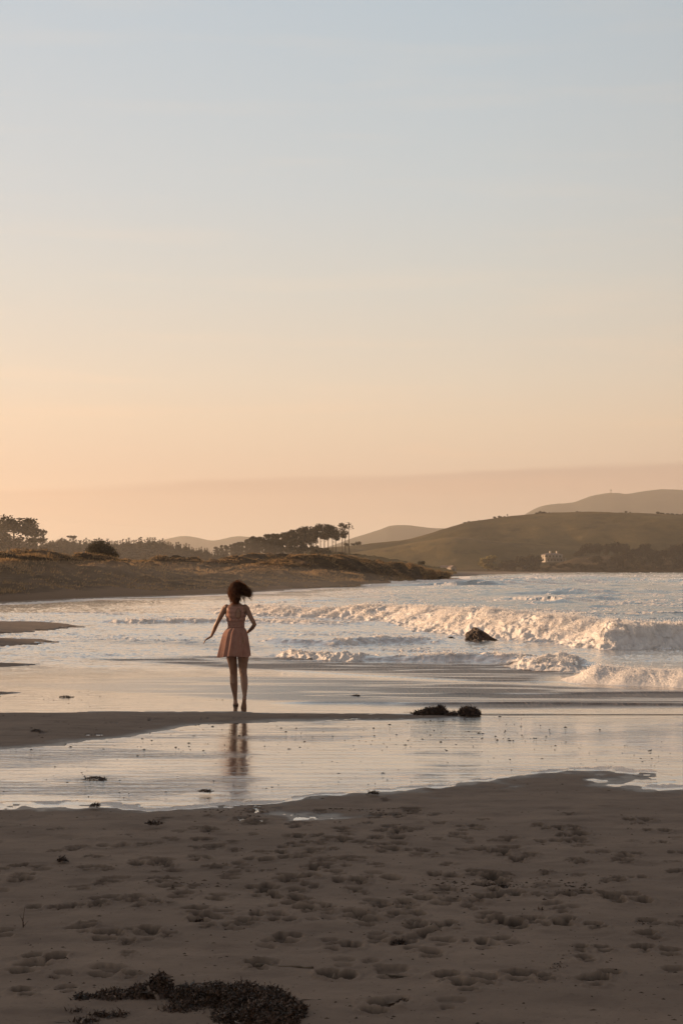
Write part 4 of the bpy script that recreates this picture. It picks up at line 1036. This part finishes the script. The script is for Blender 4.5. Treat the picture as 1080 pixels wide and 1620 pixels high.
for k, (px, py, w_, h_, lb) in enumerate(SCR):
    z = .0 if py < 1240 and py > 1190 or py < 1110 else .03 if py < 1300 else .055
    weed('seaweed_scrap', cl_([(px, py, w_, .06, h_), (px + w_ * .7, py + 1, w_ * .4, .04, h_ * .5)], z), 70 + int(w_ * 9), .024, .005, 50 + k, lb, z, False)
def stick(px0, py0, px1, py1, r, label, z=.06, up=0, name='stick', mat=None):
    a = Vector((*G(px0, py0, z), z)); b = Vector((*G(px1, py1, z), z + up)); m_ = MB(); n = 9; pts = []
    for i in range(n):
        t = i / (n - 1); p = a.lerp(b, t) + Vector((random.uniform(-1, 1), random.uniform(-1, 1), 0)) * r * 1.2; p.z += r * (.7 + .5 * random.random())
        pts.append((p, r * (1 - .4 * t), r * (1 - .4 * t)))
    m_.loft(pts, 7, (0, 0, 1)); o = m_.build(name, mat or M_TRUNK); tag(o, label, 'stick' if name == 'stick' else 'seaweed'); return o
stick(402, 1530, 494, 1534, .008, 'long thin dark stick lying on the sand above the seaweed heap')
stick(610, 1544, 662, 1551, .005, 'thin curved twig on the near sand right of the middle')
stick(250, 1500, 300, 1502, .004, 'thin pale twig pressed into the sand left of the middle')
m_ = MB(); x, y = G(38, 1470, .06)
m_.loft([((x, y, .05), .003, .003), ((x - .004, y, .10), .0025, .0025), ((x + .004, y, .165), .0015, .0015)], 5); m_.loft([((x, y, .09), .002, .002), ((x - .02, y, .13), .001, .001)], 5); m_.loft([((x, y, .075), .002, .002), ((x + .022, y, .10), .001, .001)], 5)
tag(m_.build('twig', M_WEED), 'slim twig standing upright in the sand at the left edge', 'twig')
a = P(238, 1562, 6.22); m_ = MB()
m_.loft([(P(234, 1560, 6.19), .006, .006), (P(237, 1568, 6.18), .008, .008), (P(246, 1572, 6.17), .009, .009), (P(250, 1580, 6.15), .010, .010), (P(249, 1592, 6.14), .009, .009), (P(246, 1602, 6.13), .005, .005)], 8)
tag(m_.build('kelp_stalk', M_WEED2), 'pale curled kelp stalk hanging over the front of the seaweed heap', 'seaweed')

# loose bits strewn over sand and pool (uncountable)
V = []; Fq = []
def bit(x, y, z, s, fl=.5):
    b = len(V); a = random.uniform(0, 6.28); sx = s * random.uniform(.8, 2.2)
    for k in range(5):
        t = a + k * 1.2566; rr = random.uniform(.6, 1.2)
        V.append((x + math.cos(t) * sx * rr * (1 if abs(math.cos(t)) > .5 else .7), y + math.sin(t) * s * rr, z - s * .2))
    V.append((x + random.uniform(-.3, .3) * s, y, z + s * fl * random.uniform(.5, 1.3)))
    for k in range(5): Fq.append((b + k, b + (k + 1) % 5, b + 5))
bits = []
for i in range(1500):
    px, py = random.uniform(-120, 1200), 1275 + 360 * random.random() ** 1.25
    bits.append((*G(px, py, .05), random.choice((.003, .004, .005, .006, .009)), 'd'))
for (cx, cy, w_, n) in ((380, 1275, 90, 60), (700, 1395, 60, 50), (800, 1400, 90, 70), (560, 1268, 70, 70), (620, 1275, 50, 40), (900, 1410, 60, 40), (300, 1400, 60, 30), (700, 1420, 60, 30)):
    for i in range(n): bits.append((*G(random.gauss(cx, w_ * .5), max(1272, random.gauss(cy, 5)), .05), random.choice((.005, .007, .010, .013)), 'd'))
for i in range(260): bits.append((*G(random.uniform(-60, 900), random.uniform(1128, 1185), .02), random.choice((.006, .010, .016)), 'd'))
for i in range(300): bits.append((*G(random.uniform(-60, 1140), 1150 + 115 * random.random() ** .8, 0), random.choice((.006, .008, .012, .018)), 'p'))
for i in range(40): bits.append((*G(random.gauss(1000, 45), random.gauss(1195, 12), 0), random.choice((.006, .009, .012)), 'p'))
for i in range(60): bits.append((*G(random.uniform(-60, 400), random.gauss(1103, 5), 0), random.choice((.008, .012, .018)), 'p'))
bx = np.array([b[0] for b in bits]); by_ = np.array([b[1] for b in bits])
# height of the sand sheet under each bit
def sheet_z(x, y):
    i = np.clip(np.searchsorted(yr, y) - 1, 0, len(yr) - 2); out = np.zeros(len(x))
    for k in range(len(x)):
        rowx = Xg[i[k]]; out[k] = np.interp(x[k], rowx, H[i[k]])
    return out
bz = sheet_z(bx, by_)
for (x, y, s, t), z in zip(bits, bz): bit(x, y, max(z, 0) - (s * .1 if t == 'p' else 0), s * (1.25 if t == 'p' else 1), .3 if t == 'p' else .5)
o = mesh_np('beach_debris', np.array(V), np.array(Fq), M_DEBRIS, smooth=False)
tag(o, 'small dark bits of weed and shell strewn over the sand and shallow pool', 'debris', None, 'stuff')

# ------------------------------------------------------------------ the girl
D0 = G(385, 1120)[1]
R_root = empty('person', (G(378, 1120)[0], D0 + .12, 0))
RL = Vector(R_root.location) + Vector((0, 0, .016))
def B(px, py, dy=.12): return P(px, py, D0 + dy) - RL
U = D0 / F       # metres per photo pixel there
body = MB()
torso = [(373, 950, 5.0, .050, .16), (373, 954, 8.5, .060, .15), (373, 957, 15.0, .078, .14), (373, 961, 16.8, .092, .13), (373, 967, 16.0, .102, .12), (373, 974, 14.6, .108, .12), (373.2, 981, 13.0, .100, .12),
         (373.6, 989, 11.8, .092, .12), (373.6, 996, 13.6, .102, .12), (373.4, 1004, 16.6, .116, .11), (373.3, 1012, 18.2, .126, .10), (373.6, 1020, 18.0, .122, .10), (374, 1027, 15.5, .105, .11)]
body.loft([(B(a, b, e), c * U, d) for a, b, c, d, e in torso], 24)
body.loft([(B(373, 956, .15), 5.2 * U, .048), (B(373, 949, .165), 4.9 * U, .046), (B(373, 943, .18), 5.0 * U, .050)], 16)   # neck
hc = B(372.6, 932.5, .20)
body.ell(hc, (.073, .092, .105), 20); body.ell(hc + Vector((0, .035, -.052)), (.052, .058, .058), 14)                 # skull, jaw
body.ell(hc + Vector((0, .098, -.022)), (.012, .022, .022), 8)                                                         # nose
body.ell(hc + Vector((0, .085, -.058)), (.024, .014, .008), 8); body.ell(hc + Vector((0, .080, .020)), (.052, .016, .012), 10)
for s in (-1, 1): body.ell(hc + Vector((s * .074, .0, -.018)), (.010, .018, .030), 8)
# arms
def shoulder(px, py, r): body.ell(B(px, py, .13), (r * U, .05, r * U), 12)
shoulder(358.5, 959, 5.2); shoulder(387.6, 959, 5.2)
armL = [(360, 958, 5.0, .13), (355.5, 961.5, 5.0, .13), (352, 968, 4.3, .12), (347.6, 976, 3.9, .11), (344, 983, 3.4, .11), (341.5, 988, 3.5, .13), (338.8, 995, 3.1, .16), (336, 1001, 2.4, .19), (334.2, 1005, 2.05, .21)]
body.loft([(B(a, b, e), c * U, c * U * 1.0) for a, b, c, e in armL], 14)
armR = [(386, 958, 5.0, .13), (390.5, 961.5, 5.0, .13), (393.5, 968, 4.2, .10), (397.5, 976, 3.8, .06), (401, 982, 3.4, .04), (402.6, 986, 3.4, .05), (399.5, 991, 3.3, .12), (395, 995.5, 2.7, .20), (391.5, 998.5, 2.1, .26)]
body.loft([(B(a, b, e), c * U, c * U) for a, b, c, e in armR], 14)
def hand(w, d, fdir, side, up, spread, curl):
    """w wrist, d palm direction, fdir final finger direction, side across the palm (towards thumb)"""
    w = Vector(w); d = Vector(d).normalized(); side = Vector(side).normalized(); n = d.cross(side).normalized(); side = n.cross(d).normalized()
    pl = .078
    body.loft([(w - d * .012, .017, .014), (w + d * .02, .026, .014), (w + d * .05, .036, .013), (w + d * pl, .037, .011)], 12, ref=tuple(n))
    for k, (o, ln) in enumerate(((.027, .070), (.009, .078), (-.009, .073), (-.026, .058))):
        b = w + d * (pl - .010) + side * o
        d1 = (d + side * o * spread).normalized(); pts = [(b, .0085, .0085)]
        p = b; dirs = d1
        fd = Vector(fdir).normalized()
        for j, (sg, r) in enumerate(((.5, .0078), (.3, .0070), (.24, .0058))):
            t = (j + .6) / 2.6 * curl * (1 + .25 * k)
            dd = dirs.lerp(fd, min(1, t)).normalized(); p = p + dd * ln * sg; pts.append((p, r, r))
        body.loft(pts, 8, ref=tuple(n))
    tb = w + d * .022 + side * .020; td = (d * .72 + side * .62 + Vector(fdir).normalized() * .25).normalized()
    body.loft([(tb, .0125, .011), (tb + td * .032, .0100, .0095), (tb + (td * .9 + d * .2).normalized() * .058, .0075, .0075)], 8, ref=tuple(n))
hand(B(334.2, 1005, .21), (-.86, .10, -.50), (-.25, .15, -.95), (0.15, .95, .10), 0, 6, .9)
hand(B(391.5, 998.5, .26), (-.75, .5, -.45), (-.9, -.1, -.4), (.2, .4, .9), 0, 4, .8)
# legs
legL = [(366, 1010, 10.0, .12), (365.8, 1020, 10.2, .13), (366, 1030, 9.2, .15), (366.5, 1038, 8.3, .17), (368, 1047, 7.3, .19), (369.3, 1056, 6.5, .22), (369.8, 1064, 6.0, .24), (369.8, 1071, 6.1, .24), (370.0, 1079, 6.2, .23), (370.8, 1087, 5.3, .24), (371.6, 1095, 4.1, .27), (372.2, 1102, 3.2, .29), (372.5, 1106, 3.1, .30)]
body.loft([(B(a, b, e), c * U, c * U * (1.08 if 1072 < b < 1090 else 1.0)) for a, b, c, e in legL], 18)
legR = [(381, 1010, 10.2, .10), (382.5, 1020, 10.4, .11), (384, 1030, 9.7, .13), (384.8, 1038, 9.0, .14), (384.5, 1047, 7.8, .15), (384.4, 1056, 6.6, .15), (385.2, 1065, 5.8, .13), (386.2, 1073, 5.8, .07), (386.6, 1081, 5.6, .01), (386.8, 1088, 4.7, -.03), (387.0, 1095, 3.6, -.06), (387.0, 1101, 3.0, -.08)]
body.loft([(B(a, b, e), c * U, c * U * 1.05) for a, b, c, e in legR], 18)
# left foot ahead, landing; right foot pushing off, sole towards the camera
def foot(ank, heel, ball, toe, up, wr, rl):
    ank, heel, ball, toe, up = map(Vector, (ank, heel, ball, toe, up))
    side = (ball - heel).cross(up).normalized()
    body.ell(heel, (.027, .030, .027), 12)
    body.loft([(ank, .026, .028), ((ank * .45 + heel * .55), .028, .030), (heel.lerp(ball, .12), .027, .026)], 12, ref=tuple(side.cross(Vector((0, 0, 1))) if 0 else (ball - heel).normalized()))
    up = up.normalized()
    body.loft([(heel + up * .004, .025, .024), (heel.lerp(ball, .35) + up * .014, .027, .028), (heel.lerp(ball, .7) + up * .008, .034, .021), (ball, .040, .016), (ball.lerp(toe, .35), .038, .012)], 14, ref=tuple(up))
    body.loft([(ank, .024, .026), (ank.lerp(ball, .45) + up * .004, .026, .024), (heel.lerp(ball, .9), .030, .014)], 12, ref=tuple(up))
    for k in range(5):
        o = (-.028 + k * .0145) * rl; r = .0115 if k == 0 else .0085 - .0004 * k
        p0 = ball.lerp(toe, .15) - side * o; p1 = toe - side * o * 1.02 - (toe - ball).normalized() * (.0 + .006 * max(0, k - 1))
        body.loft([(p0, r, r), (p0.lerp(p1, .55) + up * .002, r, r * .95), (p1, r * .8, r * .75)], 8, ref=tuple(up))
zf = .002
aL = B(372.5, 1106, .30)
foot(aL, (aL.x + .004, aL.y - .035, .038), (aL.x - .002, aL.y + .095, .003), (aL.x - .006, aL.y + .150, -.002), (0, .35, 1), 1, 1)
aR = B(387, 1101, -.08)
foot(aR, (aR.x - .002, aR.y - .030, aR.z - .020), (aR.x - .014, aR.y + .050, .004), (aR.x - .018, aR.y + .110, -.002), (0, .95, .35), 1, -1)
tmp = body.build('tmp_body', M_SKIN)
md = tmp.modifiers.new('r', 'REMESH'); md.mode = 'VOXEL'; md.voxel_size = .0048; md.use_smooth_shade = True
ms = tmp.modifiers.new('s', 'SMOOTH'); ms.factor = .5; ms.iterations = 4
dg = bpy.context.evaluated_depsgraph_get(); me = bpy.data.meshes.new_from_object(tmp.evaluated_get(dg)); me.name = 'body'
for p in me.polygons: p.use_smooth = True
bo = bpy.data.objects.new('body', me); col.objects.link(bo); bo.parent = R_root
bpy.data.objects.remove(tmp)
# dress: bodice with armholes and a keyhole at the back, gathered skirt
nA = 120; rings = []
def ring(cx, py, hw, dep, dy, pad=0, wave=0, ph=0, hemy=0):
    o = []
    for k in range(nA):
        a = 2 * math.pi * k / nA
        w = wave * (math.sin(a * 11 + ph + .8 * math.sin(a * 3)) * .6 + math.sin(a * 5 + 1.3 * ph + 1) * .6 + .3 * math.sin(a * 19 + ph * 2 + 2 * math.sin(a * 2)))
        c = B(cx, py, dy)
        sq = 1.0
        x = math.cos(a) * (hw * U + pad + w) * sq; y = math.sin(a) * (dep + pad + w * .9)
        o.append((c.x + x, c.y + y, c.z + hemy * math.sin(a * 3 + .5) + hemy * .6 * math.cos(a)))
    return o
def tor(py):
    pys = [t[1] for t in torso]; f = lambda j: float(np.interp(py, pys, [t[j] for t in torso])); return f(0), f(2), f(3), f(4)
pyl = list(np.linspace(952.5, 989.5, 38))
for py in pyl:
    cx, hw, dep, dy = tor(py)
    rings.append(ring(cx, py, hw, dep, dy, .010 + (.004 * math.sin(py * .9) if py < 984 else 0), .0010, .6))
n_b = len(rings)
sk = [(990.5, 373.6, 12.3, .100, .12, .001), (992, 373.4, 13.6, .108, .12, .003), (995, 372.6, 16.0, .122, .12, .005), (1000, 371.9, 18.8, .140, .12, .0065), (1006, 371.6, 20.3, .155, .12, .008), (1012, 371.4, 21.4, .165, .12, .009), (1018, 371.2, 22.5, .172, .12, .010), (1024, 371.0, 23.6, .178, .12, .011), (1030, 370.8, 24.7, .184, .12, .0125), (1035.5, 370.6, 25.6, .188, .12, .014), (1036.2, 370.6, 25.6, .187, .12, .014)]
for i, (py, cx, hw, dep, dy, wv) in enumerate(sk):
    wv *= 1.2; hw *= .97 if i > 2 else 1
    rings.append(ring(cx, py, hw, dep, dy, .004, wv, .5 + i * .16, .0 if i < 6 else .010 * (i - 5) / 5))
V = [p for r_ in rings for p in r_]; Fq = []
for i in range(len(rings) - 1):
    for k in range(nA):
        k2 = (k + 1) % nA
        a = 2 * math.pi * (k + .5) / nA
        if i < n_b - 1:
            py = (pyl[i] + pyl[i + 1]) / 2; cx, hw, dep, dy = tor(py)
            x = math.cos(a) * hw; backside = math.sin(a) < 0
            lim = float(np.interp(py, [952, 955, 959, 964, 969, 973], [9.5, 10.5, 11.2, 12.0, 13.4, 99]))
            if abs(x) > lim: continue
            if py < 956 + .12 * x * x * .25 and py < 957.5 and abs(x) < 6: continue
            if backside and ((x - 4.6) / 4.6) ** 2 + ((py - 969) / 8.8) ** 2 < 1: continue
            if not backside and abs(x) < 6 and py < 960: continue
        Fq.append((i * nA + k, i * nA + k2, (i + 1) * nA + k2, (i + 1) * nA + k))
used_ = sorted({i for f in Fq for i in f}); mp_ = {a: b for b, a in enumerate(used_)}
me = bpy.data.meshes.new('dress'); me.from_pydata([V[i] for i in used_], [], [tuple(mp_[i] for i in f) for f in Fq]); me.update()
for p in me.polygons: p.use_smooth = True
me.materials.append(M_DRESS); dr = bpy.data.objects.new('dress', me); col.objects.link(dr); dr.parent = R_root
md = dr.modifiers.new('s', 'SOLIDIFY'); md.thickness = .0025; md.offset = 1
m_ = MB(); rg = ring(373.6, 989.6, 12.0, .096, .12, .011)
for dz in (.009, -.009): m_.v += [(x, y, z + dz) for x, y, z in rg]
for k in range(nA): m_.f.append((k, (k + 1) % nA, nA + (k + 1) % nA, nA + k))
wb = m_.build('waistband', M_DRESS, dr); md = wb.modifiers.new('s', 'SOLIDIFY'); md.thickness = .003; md.offset = 1
# hair: shoulder length, blown out to the right
q = np.random.default_rng(99); V = []; Fq = []
cap = MB()
cap.ell(hc + Vector((0, -.012, .012)), (.084, .098, .108), 24)
cap.loft([(B(372, 934, .15), .075, .07), (B(372.5, 941, .12), .066, .055), (B(373.5, 948, .09), .050, .040), (B(374.5, 954, .08), .022, .018)], 16)
cap.loft([(B(377, 931, .15), .06, .05), (B(385, 933.5, .13), .046, .04), (B(391, 937, .12), .036, .03), (B(396.5, 941, .11), .018, .014)], 16, ref=(0, 1, 0))
vv = np.array(cap.v); vv += q.normal(size=vv.shape) * .0025
b0 = len(vv); Vh = [tuple(v) for v in vv]; Fh = [tuple(f) for f in cap.f]
def strand(p, tgt, w, sag, seed_dir, n=7):
    global Vh
    b = len(Vh); p = Vector(p); tgt = Vector(tgt); jj = Vector(q.normal(size=3) * .012)
    for i in range(n):
        t = i / (n - 1); c = p.lerp(tgt, t) + Vector(seed_dir) * math.sin(t * math.pi) * sag + jj * math.sin(t * 5)
        ww = w * (1 - .75 * t)
        Vh.append(tuple(c + Vector((0, 0, ww)))); Vh.append(tuple(c + Vector((ww * .8, -ww * .6, -ww * .6)))); Vh.append(tuple(c + Vector((-ww * .8, -ww * .3, -ww * .6))))
        if i:
            for k in range(3):
                a_, b_ = b + (i - 1) * 3 + k, b + (i - 1) * 3 + (k + 1) % 3; Fh.append((a_, b_, b_ + 3, a_ + 3))
for i in range(620):
    a = q.uniform(-.2, math.pi + .2); el = q.uniform(-.2, 1.4)
    dirn = Vector((math.cos(a) * math.cos(el), -abs(math.sin(a)) * math.cos(el) + .15, math.sin(el)))
    p = hc + Vector((dirn.x * .084, dirn.y * .10 - .01, dirn.z * .112))
    r_ = q.random()
    if r_ < .46 or dirn.x < -.3 and r_ < .9:     # falling down the back of the neck
        tx_ = q.normal(373, 5.0); ty_ = q.uniform(944, 957) - abs(tx_ - 374) * .35; tgt = B(min(max(tx_, 363.5), 388), ty_, q.uniform(.04, .10))
        strand(p, tgt, q.uniform(.003, .006), .03, (dirn.x * .6, -.7, 0))
    else:                 # blown to the right
        k = q.random(); tgt = B(q.uniform(388, 399.5), 0, 0); tx_ = q.uniform(386, 400.5); ty_ = 933.5 + (tx_ - 386) * .45 + q.normal(0, 3.4) + (3 if q.random() < .3 else 0)
        tgt = B(tx_, min(ty_, 949), q.uniform(.05, .16))
        strand(p, tgt, q.uniform(.003, .006), .035, (0.2, -.4, .8))
for (tx_, ty_) in ((388, 951), (389, 949), (388.5, 952), (399, 947), (397, 947), (400.5, 934), (400, 936), (363, 948), (363.5, 950), (362, 944)):
    for k in range(4):
        x0 = 366 if tx_ < 370 else 384
        strand(B(x0 + q.normal(0, 1.5), 938 + q.normal(0, 2), .12), B(tx_ + q.normal(0, .8), ty_ + q.normal(0, 1), .10), .003, .02, (0, 0, .3))
for k in range(170):   # loose hairs standing off the head, where the low sun catches them
    a = q.choice((q.uniform(1.9, math.pi + 1.0), q.uniform(.3, 1.9))); r1_ = q.uniform(.080, .087)
    p0 = hc + Vector((math.cos(a) * r1_, q.uniform(-.05, .03), math.sin(a) * r1_ * 1.22 + .01))
    if p0.x > hc.x + .05 and p0.z < hc.z: continue
    d_ = Vector((math.cos(a) * .4 + .35, -.1, math.sin(a) * .4 - (.5 if p0.x < hc.x else -.1))).normalized()
    strand(p0, p0 + d_ * q.uniform(.02, .05), .0018, q.uniform(.001, .006), (math.cos(a), 0, math.sin(a)), 5)
me = bpy.data.meshes.new('hair'); me.from_pydata(Vh, [], Fh); me.update(); me.materials.append(M_HAIR)
for p in me.polygons: p.use_smooth = True
ha = bpy.data.objects.new('hair', me); col.objects.link(ha); ha.parent = R_root
tag(R_root, 'barefoot person in a short pink dress running away on wet sand, hair blown right', 'person')

# ------------------------------------------------------------------ air
HAZE = 0.00016
mb = MB()
for y_, w_ in ((-75, 150), (5000, 1850)):
    for x_, z_ in ((-1, -3), (1, -3), (1, 240), (-1, 240)): mb.v.append((x_ * w_, y_, z_))
mb.f = [(0, 1, 2, 3), (7, 6, 5, 4), (0, 4, 5, 1), (1, 5, 6, 2), (2, 6, 7, 3), (3, 7, 4, 0)]
def m_haze():
    p = N.new('ShaderNodeVolumePrincipled'); p.inputs['Color'].default_value = (1.0, .94, .86, 1); p.inputs['Density'].default_value = HAZE
    p.inputs['Anisotropy'].default_value = .35; return p.outputs[0]
mh = bpy.data.materials.new('haze_air'); mh.use_nodes = True; mh.node_tree.nodes.clear()
N = mh.node_tree.nodes; L = mh.node_tree.links
ou = N.new('ShaderNodeOutputMaterial'); L.new(m_haze(), ou.inputs['Volume'])
o = mb.build('haze', mh, None, False); tag(o, 'warm evening haze in the air over the bay', 'haze', None, 'stuff')

# sunlit spray drifting along the foot of the dunes
mm_ = bpy.data.materials.new('spray_air'); mm_.use_nodes = True; mm_.node_tree.nodes.clear()
N = mm_.node_tree.nodes; L = mm_.node_tree.links
p_ = N.new('ShaderNodeVolumePrincipled'); p_.inputs['Color'].default_value = (1, .95, .88, 1); p_.inputs['Density'].default_value = .0018; p_.inputs['Anisotropy'].default_value = .4
ou = N.new('ShaderNodeOutputMaterial'); L.new(p_.outputs[0], ou.inputs['Volume'])
mb = MB(); mb.ell((-17, 104, .1), (19, 42, 2.3), 40, Matrix.Rotation(math.radians(-24), 3, 'Z'))
o = mb.build('sea_spray', mm_); tag(o, 'thin golden spray drifting over the water edge below the dunes', 'spray', None, 'stuff')

mb = MB(); mb.ell((-88, 335, 1.0), (82, 150, 11), 40, Matrix.Rotation(math.radians(14), 3, 'Z'))
mm_ = mm_.copy(); mm_.node_tree.nodes['Principled Volume'].inputs['Density'].default_value = .00042
o = mb.build('mist', mm_); tag(o, 'low golden mist hanging between the left dunes and the conifers behind', 'mist', None, 'stuff')
